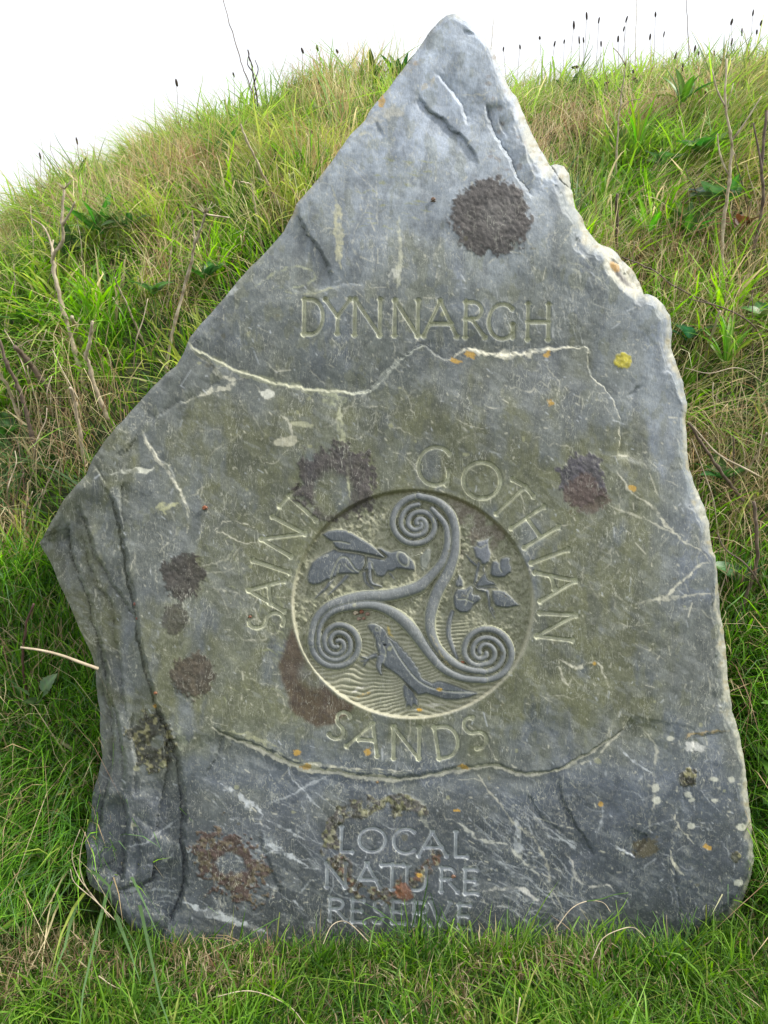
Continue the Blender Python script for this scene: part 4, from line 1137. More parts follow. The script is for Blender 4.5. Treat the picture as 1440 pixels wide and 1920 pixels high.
def scatter(n, x0, x1, y0, y1, yw=None):
    x = RNG.uniform(x0, x1, n)
    y = RNG.uniform(y0, y1, n) if yw is None else y0 + (y1 - y0) * RNG.random(n) ** yw
    P = np.stack([x, y, terrain(x, y)], 1)
    ins, hid, u, v, pd = behind_stone(P)
    keep_ = ~ins & (~hid | ((RNG.random(n) < .12) & (pd > .6)))
    keep_ &= (u > -420) & (u < 1860) & (v < 2250)
    return P[keep_]

def pick(n, pal, wts):
    return np.array(pal)[RNG.choice(len(pal), n, p=np.array(wts) / sum(wts))]
G_BRIGHT = (.19, .38, .035); G_MID = (.115, .26, .028); G_DARK = (.055, .14, .022); G_YEL = (.36, .42, .10); G_BLUE = (.14, .24, .10)
STRAW = (.62, .52, .32); STRAW2 = (.46, .34, .20); RED = (.32, .19, .12); OLIVE = (.36, .34, .16)

def wind(P, amt=.45, rnd=.28):
    a_ = fbm(P[:, 0], P[:, 1], .6, 2, 3) * 1.6
    left = smooth(.3, -.5, P[:, 0])
    bx = -.55 * left + .55 * (1 - left)
    by = -.30 * np.ones(len(P))
    L_ = np.stack([bx * np.cos(a_) - by * np.sin(a_), bx * np.sin(a_) + by * np.cos(a_)], 1) * amt * 1.6
    return L_ + RNG.normal(0, rnd, (len(P), 2))

def clumps(nc, per, x0, x1, y0, y1, rad, yw=1.0):
    cx = RNG.uniform(x0, x1, nc); cy = y0 + (y1 - y0) * RNG.random(nc) ** yw
    cid = np.repeat(np.arange(nc), per)
    n = len(cid)
    rr_ = np.abs(RNG.normal(0, 1, n)) * (rad * RNG.uniform(.5, 1.5, nc))[cid]; aa = RNG.uniform(0, 2 * math.pi, n)
    x = cx[cid] + rr_ * np.cos(aa); y = cy[cid] + rr_ * np.sin(aa)
    P = np.stack([x, y, terrain(x, y)], 1)
    ins, hid, u, v, pd = behind_stone(P)
    k = ~ins & (~hid | ((RNG.random(n) < .12) & (pd > .6))) & (u > -420) & (u < 1860) & (v < 2250) & (y > y0 - .05)
    out_ = np.stack([np.cos(aa), np.sin(aa)], 1) * (.25 + .5 * np.clip(rr_ / rad, 0, 1.5))[:, None]
    return P[k], cid[k], out_[k]

# 1: bank turf, short underlayer
P = scatter(85000, -3.3, 3.3, 1.32, 4.9, .95)
n = len(P)
hgt = (.08 + .10 * RNG.random(n))
col = pick(n, [G_BRIGHT, G_MID, G_DARK, G_YEL, G_BLUE, STRAW2, OLIVE], [3, 4, 2, 1.0, 1, .6, .8])
col = col * RNG.uniform(.6, 1.3, n)[:, None]
o = blades('bank_grass', P, hgt, RNG.uniform(.0024, .0052, n), wind(P, .35, .36), col, col * 1.15, RNG.uniform(0, .45, n), 3)
tag(o, 'rough green grass covering the bank behind the stone', 'grass', kind='stuff')

# 1b: tussocks of long bright blades, each tussock with its own colour, length and lean
nc = 1500
P, cid, outw = clumps(nc, 46, -3.3, 3.3, 1.38, 4.8, .05, .85)
cc = pick(nc, [G_BRIGHT, G_MID, (.26, .46, .05), G_YEL, G_BLUE, G_DARK], [3, 3, 2.4, 1.8, 1, 1]) * RNG.uniform(.8, 1.2, nc)[:, None]
clen = RNG.uniform(.16, .34, nc); cw = RNG.uniform(.0034, .0088, nc); cl = RNG.normal(0, .16, (nc, 2))
n = len(P)
wd_ = wind(P, .34, .10)
strawy = (RNG.random(n) < .08)[:, None]
col = np.where(strawy, np.array(STRAW), cc[cid]) * RNG.uniform(.75, 1.25, n)[:, None]
g_up = smooth(2.4, 3.6, P[:, 1])[:, None]
col = col * (1 - .3 * g_up) + np.array((.42, .46, .2)) * .3 * g_up  # bright haze high on the bank, mixed into the blade colour
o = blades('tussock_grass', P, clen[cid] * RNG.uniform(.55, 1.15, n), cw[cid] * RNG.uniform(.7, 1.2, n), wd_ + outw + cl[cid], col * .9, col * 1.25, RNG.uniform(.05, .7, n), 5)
tag(o, 'tussocks of long bright green grass blades all over the bank', 'grass', kind='stuff')

# 2: fine feathery grass in swathes, combed by the wind, buff and pinkish
nc = 1900
P, cid, outw = clumps(nc, 46, -3.3, 3.3, 1.7, 4.8, .07, .7)
cpos = np.zeros((nc, 2)); np.add.at(cpos, cid, P[:, :2]); cpos /= np.maximum(np.bincount(cid, minlength=nc), 1)[:, None]
sw = smooth(-.15, .35, fbm(cpos[:, 0] + 3, cpos[:, 1], .55, 3, 2) + .5 * smooth(2.1, 2.9, cpos[:, 1]) - .05)
on = RNG.random(nc) < sw
k = on[cid]; P = P[k]; cid = cid[k]; outw = outw[k]
n = len(P)
cc = pick(nc, [STRAW, STRAW2, OLIVE, G_YEL, RED, (.34, .38, .16)], [2.2, 1.2, 2.5, 2.6, .7, 2.5]) * RNG.uniform(.8, 1.2, nc)[:, None]
col = cc[cid] * RNG.uniform(.75, 1.25, n)[:, None]
clen = RNG.uniform(.20, .38, nc)
o = blades('feathery_grass', P, clen[cid] * RNG.uniform(.6, 1.1, n), RNG.uniform(.0013, .0030, n), wind(P, .66, .10) + outw * .35, col, col * 1.3, RNG.uniform(.1, .55, n), 5, M_STRAW)
tag(o, 'fine buff and pink feathery grass combed by the wind on the bank', 'grass', kind='stuff')

# 3: long drooping grass at the foot of the bank and beside the stone
P = scatter(90000, -2.6, 2.6, 1.18, 1.85)
ax_ = np.abs(P[:, 0]); P = P[(ax_ > .62) & ~((ax_ < .9) & (P[:, 1] < 1.40))]
n = len(P)
lft = P[:, 0] < 0
col = pick(n, [G_BRIGHT, G_MID, G_DARK, G_BLUE, STRAW2], [2.4, 4, 3, 1, .6]) * RNG.uniform(.7, 1.3, n)[:, None]
lean = RNG.normal(0, .26, (n, 2)); lean[:, 1] -= .25; lean[:, 0] += np.where(lft, .12, -.05); lean += .4 * np.stack([fbm(P[:, 0], P[:, 1], .16, 2, 1), fbm(P[:, 0], P[:, 1], .16, 2, 3)], 1)
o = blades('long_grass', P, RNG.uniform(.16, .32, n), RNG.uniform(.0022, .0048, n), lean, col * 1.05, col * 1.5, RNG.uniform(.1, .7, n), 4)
tag(o, 'long lush green grass drooping at the foot of the bank', 'grass', kind='stuff')

# 4: shorter turf in front of the stone
P = scatter(65000, -2.0, 2.0, .62, 1.34)
n = len(P)
patch = fbm(P[:, 0], P[:, 1], .2, 3, 4)
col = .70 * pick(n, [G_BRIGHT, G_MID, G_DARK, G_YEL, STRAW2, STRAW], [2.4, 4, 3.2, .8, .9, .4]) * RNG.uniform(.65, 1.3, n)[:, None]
lean = RNG.normal(0, .5, (n, 2)) + np.stack([.3 * fbm(P[:, 0], P[:, 1], .25, 2, 1), .3 * fbm(P[:, 0], P[:, 1], .25, 2, 3)], 1)
nearst = -2.2 * smooth(-.3, -.45, P[:, 0]) * smooth(1.15, 1.3, P[:, 1]) * smooth(-1.0, -.8, P[:, 0]) + smooth(.16, .02, 1.25 - P[:, 1]) * (np.abs(P[:, 0]) < .66)
hh = RNG.uniform(.05, .115, n) * (1 + .15 * nearst) * (1 + .45 * smooth(.35, .9, P[:, 0]))
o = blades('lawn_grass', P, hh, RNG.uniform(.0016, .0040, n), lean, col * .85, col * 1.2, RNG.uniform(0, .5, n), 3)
tag(o, 'short green turf in front of the stone', 'grass', kind='stuff')

nc = 1000
P, cid, outw = clumps(nc, 40, -1.9, 1.9, .66, 1.25, .028)
cc = pick(nc, [G_BRIGHT, G_MID, (.24, .42, .05), G_YEL, G_DARK], [3, 3, 2, 1.2, 1]) * RNG.uniform(.8, 1.2, nc)[:, None]
thw = smooth(0, .35, fbm(P[:, 0], P[:, 1], .22, 3, 5) + .6 * np.exp(-((P[:, 1] - 1.17) / .06) ** 2) * (P[:, 0] < .5) - .15 - .4 * smooth(.5, .9, P[:, 0]))
k = (RNG.random(len(P)) > .35 * thw) & ~((P[:, 0] < -.4) & (P[:, 0] > -.95) & (P[:, 1] > 1.14)); P = P[k]; cid = cid[k]; outw = outw[k]
n = len(P)
col = cc[cid] * RNG.uniform(.7, 1.25, n)[:, None]
clen = RNG.uniform(.08, .19, nc) * (1 + .4 * (RNG.random(nc) < .15))
cl = RNG.normal(0, .3, (nc, 2))
col *= .85
o = blades('lawn_tufts', P, clen[cid] * RNG.uniform(.5, 1.15, n), RNG.uniform(.0022, .0048, n), cl[cid] + outw, col * .9, col * 1.2, RNG.uniform(.1, .7, n), 4)
tag(o, 'longer bright tufts standing in the turf in front of the stone', 'grass', kind='stuff')

# 5: dry thatch in the turf and below the lettering, and straw through the bank
Pa = scatter(30000, -1.3, 1.2, .75, 1.27)
wgt = smooth(-.1, .5, fbm(Pa[:, 0], Pa[:, 1], .22, 3, 5) + .6 * np.exp(-((Pa[:, 1] - 1.17) / .06) ** 2) * (Pa[:, 0] < .5) - .15 - .4 * smooth(.5, .9, Pa[:, 0]))
Pa = Pa[RNG.random(len(Pa)) < wgt * .8]
Pb = scatter(70000, -3, 3, 1.38, 3.4)
Pb = Pb[RNG.random(len(Pb)) < smooth(-.2, .4, fbm(Pb[:, 0], Pb[:, 1], .3, 3, 1))]
P = np.concatenate([Pa, Pb]); n = len(P); na = len(Pa)
col = pick(n, [STRAW, STRAW2, RED, (.5, .42, .25)], [3, 2.5, 1.2, 1]) * RNG.uniform(.7, 1.2, n)[:, None]
col[:na] *= .72
ln = np.where(np.arange(n) < na, RNG.uniform(.03, .09, n), RNG.uniform(.14, .36, n))
lean = RNG.normal(0, .5, (n, 2))
P[:, 2] += np.where(np.arange(n) < na, RNG.uniform(.0, .045, n), RNG.uniform(0, .05, n))
o = blades('dry_grass', P, ln, RNG.uniform(.0012, .0032, n), lean, col, col * 1.1, RNG.uniform(.1, .9, n), 4, M_STRAW)
tag(o, 'dead straw coloured grass tangled through the turf', 'dry grass', kind='stuff')

# ------------------------------------------------------------------ single plants and stalks
def tube(name, pts, rad, mat, parent=None, sides=6, knobs=0, lump=.12):
    pts = np.array(pts, float)
    n = len(pts)
    rad = np.interp(np.linspace(0, 1, n), np.linspace(0, 1, len(rad)), rad)
    T = np.gradient(pts, axis=0); T /= np.linalg.norm(T, axis=1)[:, None] + 1e-9
    ref = np.array([0.31, -.8, .5])
    V = []
    for i in range(n):
        a_ = np.cross(T[i], ref); a_ /= np.linalg.norm(a_) + 1e-9
        b_ = np.cross(T[i], a_)
        r_ = rad[i] * (1 + random.uniform(-lump, lump)) * (1.35 if knobs and i % knobs == 0 and 0 < i < n - 1 else 1)
        for k in range(sides):
            an = 2 * math.pi * k / sides
            V.append(pts[i] + (a_ * math.cos(an) + b_ * math.sin(an)) * r_)
    q = [(i * sides + k, i * sides + (k + 1) % sides, (i + 1) * sides + (k + 1) % sides, (i + 1) * sides + k) for i in range(n - 1) for k in range(sides)]
    tr = [(0, k + 1, k) for k in range(1, sides - 1)] + [((n - 1) * sides, (n - 1) * sides + k, (n - 1) * sides + k + 1) for k in range(1, sides - 1)]
    return link_mesh(name, np_mesh(name, V, q, tr), mat, parent)

def path3(pix, toward=0.10, base=None, jitter=.003, n=5):
    """a stalk: rooted where its lowest traced point meets the ground, rising a little towards the viewer"""
    b = ground_hit(*pix[0]) if base is None else base
    P_ = catmull(pix, n)
    d0 = np.linalg.norm(b - CAM) / np.linalg.norm(ray(*pix[0]))
    out_ = []
    L_ = len(P_)
    for i, (x, y) in enumerate(P_):
        out_.append(CAM + ray(x, y) * (d0 - toward * i / (L_ - 1)))
    out_ = np.array(out_) + np.random.default_rng(int(pix[0][0])).normal(0, jitter, (L_, 3)) * .4
    out_[0] = b - np.array([0, 0, .02])
    return out_, b

def stalk(pix, r0, r1, mat, label, cat='stalk', toward=.17, branches=(), group=None, umbel=None, knobs=7, name='dry_stalk'):
    pts, b = path3(pix, toward)
    t = empty(name, b, label, cat, group)
    tube('stem', pts - b, [r0, r1], mat, t, 7, knobs)
    d0 = np.linalg.norm(b - CAM) / np.linalg.norm(ray(*pix[0]))
    for br in branches:
        q = catmull(br, 4); m_ = len(q)
        # branch starts on the stem at the nearest stem point
        i = int(np.argmin([np.linalg.norm(np.cross(p - CAM, ray(*br[0])) / np.linalg.norm(ray(*br[0]))) for p in pts]))
        dd_ = np.linalg.norm(pts[i] - CAM) / np.linalg.norm(ray(*br[0]))
        bp_ = np.array([CAM + ray(*q[k]) * (dd_ + .04 * k / m_ * (1 if br[0][0] % 2 else -1)) for k in range(m_)])
        bp_[0] = pts[i]
        tube('branch', bp_ - b, [r1 * 1.1, r1 * .6], mat, t, 5)
    if umbel:
        c = pts[-1]
        for k in range(umbel):
            an = 2 * math.pi * k / umbel + random.random()
            dv_ = np.array([math.cos(an) * .8, math.sin(an) * .5, .5 + .3 * random.random()])
            L_ = random.uniform(.02, .045)
            tube('ray', np.array([c + dv_ * L_ * s_ for s_ in (0, .5, 1)]) - b, [r1 * .5, r1 * .25], mat, t, 4)
    return t

SP = stalk
SP([(165,740),(145,680),(130,620),(112,560),(101,505),(103,475),(118,450),(116,415),(120,355)], .0075, .0035, M_STALK, 'tall grey dead umbel stalk with forked kinked top at the far left', branches=[[(118,420),(132,398),(141,378)],[(103,480),(85,430),(60,410)],[(101,500),(97,470),(100,450)]], umbel=9)
SP([(310,700),(322,630),(343,550),(356,500),(366,455),(378,425),(385,402)], .0055, .003, M_STALK, 'pale dead umbel stalk leaning right just left of the stone shoulder', branches=[[(366,455),(362,420),(360,395)],[(385,402),(405,405),(430,408)]], umbel=7)
SP([(540,420),(528,395),(505,350),(485,310),(465,270),(450,232)], .0055, .003, M_STALK, 'pale dead stalk leaning left behind the stone shoulder')
SP([(495,480),(485,430),(478,390),(472,350),(468,345),(450,341)], .003, .002, M_STALK, 'thin hooked dead stalk above the left stone edge', knobs=0)
SP([(216,806),(198,775),(182,735),(168,690),(161,668),(168,640),(174,602)], .0068, .004, M_STALK, 'thick bleached dead stalk bent like an elbow ending at the stone edge')
SP([(125,775),(100,740),(70,700),(48,672),(26,648)], .0085, .007, M_STALKD, 'thick brown broken stalk with a cut hollow end')
SP([(78,900),(66,850),(50,775),(32,720),(16,690),(-4,632)], .007, .004, M_STALKD, 'long brown dead stalk slanting up to the left frame edge')
SP([(48,822),(38,790),(22,745),(8,715),(-8,690)], .005, .004, M_STALKW, 'pale yellow dry stalk low at the left frame edge')
SP([(160,885),(153,840),(146,790),(139,750),(132,727)], .0055, .0042, M_STALKW, 'short straight pale yellow dry stalk above the stone left corner')
SP([(158,660),(150,640),(142,615),(134,594)], .007, .006, M_STALK, 'short stub of broken stalk beside the tall forked one', knobs=3)
SP([(278,660),(262,625),(240,575),(222,540),(215,520)], .003, .002, M_STALK, 'slim straw coloured stalk between the two umbel stalks')

SP([(5,1500),(0,1460),(-10,1420)], .005, .004, M_STALK, 'pale stub of stalk low at the left frame edge', knobs=0)
SP([(1356,1440),(1420,1250)][:1] + [(1381,1185),(1388,1150),(1402,1109),(1417,1065),(1419,1010),(1413,941)][0:], .0055, .004, M_STALKD, 'brown jointed dead stem rising low at the right frame edge') if False else SP([(1381,1185),(1388,1150),(1402,1109),(1417,1065),(1419,1010),(1413,941)], .0055, .004, M_STALKD, 'brown jointed dead stem rising low at the right frame edge')
SP([(1432,978),(1395,941),(1366,905),(1340,868),(1318,835),(1291,792)], .0052, .0035, M_STALKD, 'long grey brown stem falling from the stone right edge', 'stick', .2)
SP([(1366,914),(1395,890),(1417,857),(1430,830),(1436,812)], .0038, .0026, M_STALKW, 'pale curved stem crossing the long grey one at the right', knobs=0, toward=.22)
SP([(1318,685),(1328,655),(1336,625),(1350,584)], .0045, .0035, M_STALKW, 'short upright bleached stick right of the stone shoulder', 'stick', knobs=0)
SP([(1430,660),(1395,625),(1340,575),(1270,540),(1220,505),(1165,482)], .003, .002, M_STALKD, 'thin dark stem slanting behind the stone right shoulder', toward=.02, knobs=0)
SP([(1310,570),(1345,548),(1385,536),(1430,538)], .0022, .0016, M_STALKW, 'fine pale arching stem near the white snail', toward=.02, knobs=0)
SP([(1360,580),(1356,520),(1354,450),(1362,380),(1368,320),(1372,280),(1370,250),(1360,200),(1362,110)], .0062, .003, M_STALK, 'tall grey dead stem with side branches at the right', branches=[[(1374,262),(1400,225),(1428,180)],[(1366,330),(1350,290),(1345,250)],[(1360,200),(1345,170),(1335,130)]], knobs=6)
SP([(1405,520),(1412,470),(1424,420),(1430,370),(1428,310),(1437,210)], .0055, .004, M_STALKD, 'brown dead stem next to the tall grey one', branches=[[(1430,330),(1424,290),(1412,230)]])
SP([(1157,365),(1155,320),(1158,250),(1165,180),(1175,108)], .004, .002, M_STALK, 'slender dead stem standing on the bank right of the apex', branches=[[(1160,210),(1180,190),(1200,186)],[(1172,120),(1160,100),(1150,90)]])
SP([(1158,520),(1156,440),(1157,365)], .006, .005, M_STALKD, 'dull brown post like stalk below the slender dead stem', knobs=0)
SP([(480,190),(470,165),(455,125),(440,75),(416,-6)], .003, .0015, M_STALKD, 'tall thin dark stem rising out of the top left crest', toward=0, knobs=0)
SP([(484,190),(478,160),(472,125),(464,95)], .003, .0025, M_HEAD, 'short dark withered flower stalk on the left crest', toward=0, branches=[[(478,150),(484,130),(478,112)],[(474,135),(464,120),(466,104)]], knobs=2)
SP([(1292,110),(1290,60),(1286,-10)], .0022, .0012, M_STALKD, 'very tall thin stem leaving the top of the frame at right', toward=0, knobs=0)
SP([(1192,120),(1192,60),(1193,-6)], .0018, .001, M_STALK, 'very tall thin stem leaving the top above the seed heads', toward=0, knobs=0)
SP([(922,110),(922,80),(926,30)], .0018, .001, M_STALK, 'thin pale stem just right of the stone apex', toward=0, knobs=0)
SP([(1242,700),(1245,560)][:0] + [(1030,285),(1032,262),(1034,248)], .0025, .0015, M_STALKD, 'small forked twig on the bank right of the apex', 'twig', branches=[[(1034,256),(1015,258),(1000,257)]], knobs=0, name='twig')
SP([(1184,520),(1186,495),(1188,455)], .0028, .002, M_STALKW, 'little pale upright stub near the yellow brown rock edge', knobs=0)

# thin dead stems leaning every way out of the grass
ORD = ['leftmost'] + [w_ + ' from the left' for w_ in 'second third fourth fifth sixth seventh eighth ninth tenth eleventh twelfth thirteenth fourteenth fifteenth sixteenth seventeenth eighteenth nineteenth twentieth twenty-first twenty-second twenty-third twenty-fourth twenty-fifth twenty-sixth twenty-seventh twenty-eighth twenty-ninth thirtieth'.split()] + ['rightmost']
THIN = []
def thin(*a): THIN.append(a)
def thin_build(px, py, L, lean_px, grp, label, i):
    x1, y1 = px + lean_px, py - L
    q = [(px, py), (px + lean_px * .35 + random.uniform(-6, 6), py - L * .45), (x1, y1)]
    stalk(q, random.uniform(.0019, .0034), .0014, random.choice([M_STALK, M_STALKW, M_STALKD]), label, 'dry stem', random.uniform(.03, .12), (), grp, knobs=0, name='dry_stalk')
for i in range(26):
    x = random.uniform(5, 330); y = random.uniform(560, 1010)
    if x > 150 + (900 - y) * .75 or (y > 900 and x > 90): x = random.uniform(5, 100)
    thin(x, y, random.uniform(60, 190), random.uniform(-60, 50), 'thin dry stems in the left bank', 'thin dry straw coloured stem leaning among the left bank grass', i)
for i in range(14):
    y = random.uniform(520, 1250); x = random.uniform(1330, 1435)
    thin(x, y, random.uniform(60, 160), random.uniform(-50, 60), 'thin dry stems in the right bank', 'thin dry straw coloured stem leaning in grass right of the stone', i)
for i in range(10):
    x = random.uniform(1080, 1430); y = random.uniform(230, 520)
    if y > 300 and x < 1240: x += 190
    thin(min(x, 1432), y, random.uniform(60, 150), random.uniform(-50, 60), 'thin dry stems high on the right bank', 'thin dry straw coloured stem high on the right bank', i)
for g_ in sorted(set(a[4] for a in THIN)):
    for i_, a in enumerate(sorted([a for a in THIN if a[4] == g_])):
        thin_build(*a[:5], a[5] + ', ' + ORD[i_], i_)
# ribwort seed heads along the crest
def seed_head(px, py, L=14, w=4.5, tilt=0, drop=60, grp='ribwort seed heads on the right crest', label='dark ribwort seed head on a thin stem standing on the right crest'):
    ft = (px + random.uniform(-8, 8), py + drop)
    b = ground_hit(*ft)
    d0 = np.linalg.norm(b - CAM) / np.linalg.norm(ray(*ft))
    tip_ = CAM + ray(px, py) * d0
    t = empty('seed_head_stem', b, label, 'seed head', grp)
    mid = (b + tip_) / 2 + np.array([random.uniform(-.01, .01), 0, 0])
    tube('stem', np.array([b, mid, tip_]) - b, [.0013, .0010], M_STALKD, t, 4, 0, 0)
    s_ = d0 / FPX
    an = R(tilt) + random.uniform(-.25, .25)
    ax2 = np.array([math.sin(an), 0, math.cos(an)])
    prof = [(-.5, .15), (-.4, .75), (-.1, 1), (.2, .9), (.42, .55), (.5, .1)]
    pp = np.array([tip_ + ax2 * L * s_ * p for p, _ in prof]) - b
    tube('seed_head', pp, [w * s_ * .5 * q for _, q in prof], M_HEAD, t, 7, 0, .1)
RH = [(1076,47),(1123,38),(1175,36),(1229,27),(1012,71),(1086,75),(1094,75),(1159,73),(1170,54),(1219,69),(1245,64),(975,88),(944,92),(1040,82),(1127,82),(1372,41),(1391,60),(1419,60),(1427,43),(1372,79),(1303,92),(1412,24),(1132,124),(1187,134),(1178,142),(1267,104),(1280,126),(1310,100),(1339,100),(1100,30),(1058,78)]
RH.sort()
for i_, q in enumerate(RH): seed_head(q[0], q[1], random.uniform(6, 15), random.uniform(2.6, 4.4), 0, random.uniform(60, 90), label='dark ribwort seed head on the right crest, ' + (ORD[i_] if i_ < len(RH) - 1 else 'rightmost'))
for i_, (q, tl) in enumerate([((1079,126),85),((1135,158),60),((1192,150),-40),((1325,178),-30),((1290,145),20),((1340,240),70)]): seed_head(q[0], q[1], 15, 6, tl, 50, 'nodding seed heads on the right bank', 'brown nodding seed head among the right bank grass, ' + ['leftmost, lying flat', 'second from the left', 'third from the left', 'the one beside the plantain leaves', 'near the white flower', 'lowest of all'][i_])
LH = [(331,155),(75,292),(144,264),(391,213),(356,227),(515,282),(515,296),(460,233),(438,140),(629,211),(498,273),(413,247),(320,264),(509,220),(466,308),(585,250),(300,330),(595,90),(632,96),(567,95),(596,150)]
LH.sort()
for i_, q in enumerate(LH): seed_head(q[0], q[1], random.uniform(8, 14), random.uniform(3.5, 5.5), random.uniform(-25, 25), random.uniform(50, 80), 'ribwort seed heads on the left bank', 'dark ribwort seed head on the left bank, ' + (ORD[i_] if i_ < len(LH) - 1 else 'rightmost'))

# leaves
def leaf_mesh(L, wd, curl=.3, fold=.25, colr=(.05, .12, .03), serr=0, nseg=9, shape='lance'):
    V = []; Cc = []
    for i in range(nseg + 1):
        t = i / nseg
        if shape == 'lance': w_ = wd * math.sin(math.pi * min(1, t * .96 + .04) ** .8) ** .8
        elif shape == 'round': w_ = wd * math.sqrt(max(0, 1 - (2 * t - 1) ** 2))
        else: w_ = wd * math.sin(math.pi * (t * .97 + .03) ** .62)
        if serr: w_ *= 1 + serr * (1 if i % 2 else -1)
        x = L * (t - .12 * curl * t * t); z = L * (.35 * t * (1 - .2 * t) - curl * t * t)
        for s_, f in ((-1, 1), (-.5, .35), (0, 0), (.5, .35), (1, 1)):
            V.append((x, s_ * w_ * .5, z + fold * w_ * .5 * f + (.02 * wd * random.uniform(-1, 1) if s_ else 0)))
            k = 1.0 if s_ else 1.5
            Cc.append([c * k * random.uniform(.85, 1.15) for c in colr])
    q = [(i * 5 + k, i * 5 + k + 1, (i + 1) * 5 + k + 1, (i + 1) * 5 + k) for i in range(nseg) for k in range(4)]
    return np_mesh('leaf', V, q, None, np.array(Cc))
def plant(px, py, nl, L, wd, colr, label, cat='plant', shape='lance', serr=0, spread=(0, 360), rise=(.1, .6), name='leafy_plant', curl=.3, off=.065, group=None):
    b = ground_hit(px, py)
    b = b + np.array([0, -off * .8, off])
    t = empty(name, b, label, cat, group)
    for k in range(nl):
        an = R(spread[0] + (spread[1] - spread[0]) * (k + random.uniform(.2, .8)) / nl)
        cc = [c * random.uniform(.75, 1.3) for c in colr]
        me = leaf_mesh(L * random.uniform(.7, 1.15), wd * random.uniform(.8, 1.15), curl * random.uniform(.4, 1.5), .25, cc, serr, 11 if serr else 8, shape)
        o_ = link_mesh('leaf', me, M_LEAF, t)
        o_.rotation_euler = (random.uniform(-.4, .4), -random.uniform(*rise), an)
        o_.location = (.008 * math.cos(an), .008 * math.sin(an), random.uniform(0, .015))
    return t
DG = (.05, .12, .03); MG = (.085, .18, .045); BG = (.17, .32, .05)
plant(205, 480, 15, .15, .030, MG, 'big rosette of strap shaped plantain leaves on the left bank', name='plantain_rosette', rise=(.2, .9))
plant(255, 470, 9, .12, .026, DG, 'darker plantain rosette just right of the big left rosette', name='plantain_rosette')
plant(395, 560, 8, .10, .03, DG, 'low dark leaves beside the stone left edge', name='broad_leaf_weed')
plant(1265, 235, 9, .16, .028, MG, 'tall plantain rosette high on the right bank', name='plantain_rosette', rise=(.3, 1.0))
plant(1300, 330, 9, .12, .06, MG, 'rounded bright leaves in mid right bank', shape='ovate', name='broad_leaf_weed')
plant(1312, 425, 5, .09, .085, (.10, .16, .09), 'round dull green dock leaf on the right bank', shape='round', name='round_leaf_weed', off=.08)
plant(1275, 480, 12, .15, .024, MG, 'narrow leaved plantain near the stone right shoulder', name='plantain_rosette', rise=(.2, 1.0))
plant(1370, 470, 4, .09, .05, (.11, .055, .03), 'withered reddish brown leaves on the right bank', shape='ovate', name='withered_leaf_cluster')
plant(1225, 350, 6, .10, .045, (.09, .17, .06), 'pale green leaves beside the loose rock block', shape='ovate', name='broad_leaf_weed')
plant(1275, 675, 5, .10, .05, (.08, .15, .07), 'grey green leaf tucked against the stone right edge', shape='ovate', name='broad_leaf_weed')
plant(1365, 1120, 5, .08, .055, (.10, .17, .07), 'pale mottled leaves low on the right by the stone edge', shape='ovate', name='broad_leaf_weed')
plant(1425, 1370, 5, .10, .055, BG, 'bright lime serrated bramble sprig at the right frame edge', serr=.12, shape='ovate', name='bramble_sprig', rise=(.3, .9), off=.12)
plant(1420, 1460, 6, .08, .06, MG, 'mid green lobed leaves under the lime sprig', serr=.12, shape='ovate', name='bramble_sprig', off=.1)
plant(1428, 1520, 6, .08, .06, MG, 'lowest cluster of lobed green leaves at the right', serr=.12, shape='ovate', name='bramble_sprig', off=.09)
plant(700, 140, 9, .12, .03, DG, 'dark leaves on the crest just left of the apex', name='broad_leaf_weed', rise=(.6, 1.3), off=.05)
plant(748, 150, 9, .13, .03, DG, 'dark leaf tuft touching the stone upper left edge', name='broad_leaf_weed', rise=(.6, 1.3), off=.05)
plant(235, 250, 7, .12, .03, DG, 'dark leaf tuft on the left skyline', name='broad_leaf_weed', rise=(.5, 1.2), off=.05)
plant(155, 300, 7, .10, .03, DG, 'low dark leaves on the left skyline lower down', name='broad_leaf_weed', rise=(.5, 1.2), off=.05)
plant(35, 850, 5, .09, .05, DG, 'dark leaf low among stalks at the left edge', shape='ovate', name='broad_leaf_weed')
plant(60, 640, 5, .09, .04, MG, 'small leaves behind the brown broken stalk', shape='ovate', name='broad_leaf_weed')
plant(1200, 480, 9, .12, .02, BG, 'bright grass like leaves beside the stone right shoulder', name='grassy_tuft', rise=(.5, 1.2))
plant(1340, 720, 14, .17, .014, BG, 'bright green grass tuft right of the stone middle', name='grassy_tuft', rise=(.6, 1.3))
plant(1180, 330, 14, .20, .012, BG, 'tall bright green grass tuft behind the loose rock', name='grassy_tuft', rise=(.8, 1.4), spread=(120, 400))

plant(150, 520, 8, .12, .035, DG, 'dark broad leaves between the big rosette and the tall forked stalk', name='broad_leaf_weed', rise=(.2, .9))
plant(430, 330, 8, .13, .028, MG, 'green strap leaves above the pale leaning stalk', name='plantain_rosette', rise=(.3, 1.0))
plant(300, 590, 7, .09, .03, MG, 'small leafy weed at the foot of the second umbel stalk', name='broad_leaf_weed', shape='ovate')
plant(1410, 640, 6, .09, .05, (.10, .17, .06), 'rounded leaves at the right frame edge below the white snail', name='broad_leaf_weed', shape='ovate')
plant(1345, 420, 6, .10, .04, MG, 'leafy weed among grass beside the tall grey stem', name='broad_leaf_weed', shape='ovate', rise=(.3, 1.0))
plant(1060, 215, 7, .11, .028, DG, 'dark strap leaves on the bank just right of the apex', name='plantain_rosette', rise=(.3, 1.0))
plant(1330, 930, 6, .09, .04, DG, 'dark leafy weed under the crossing stems at right', name='broad_leaf_weed', shape='ovate')
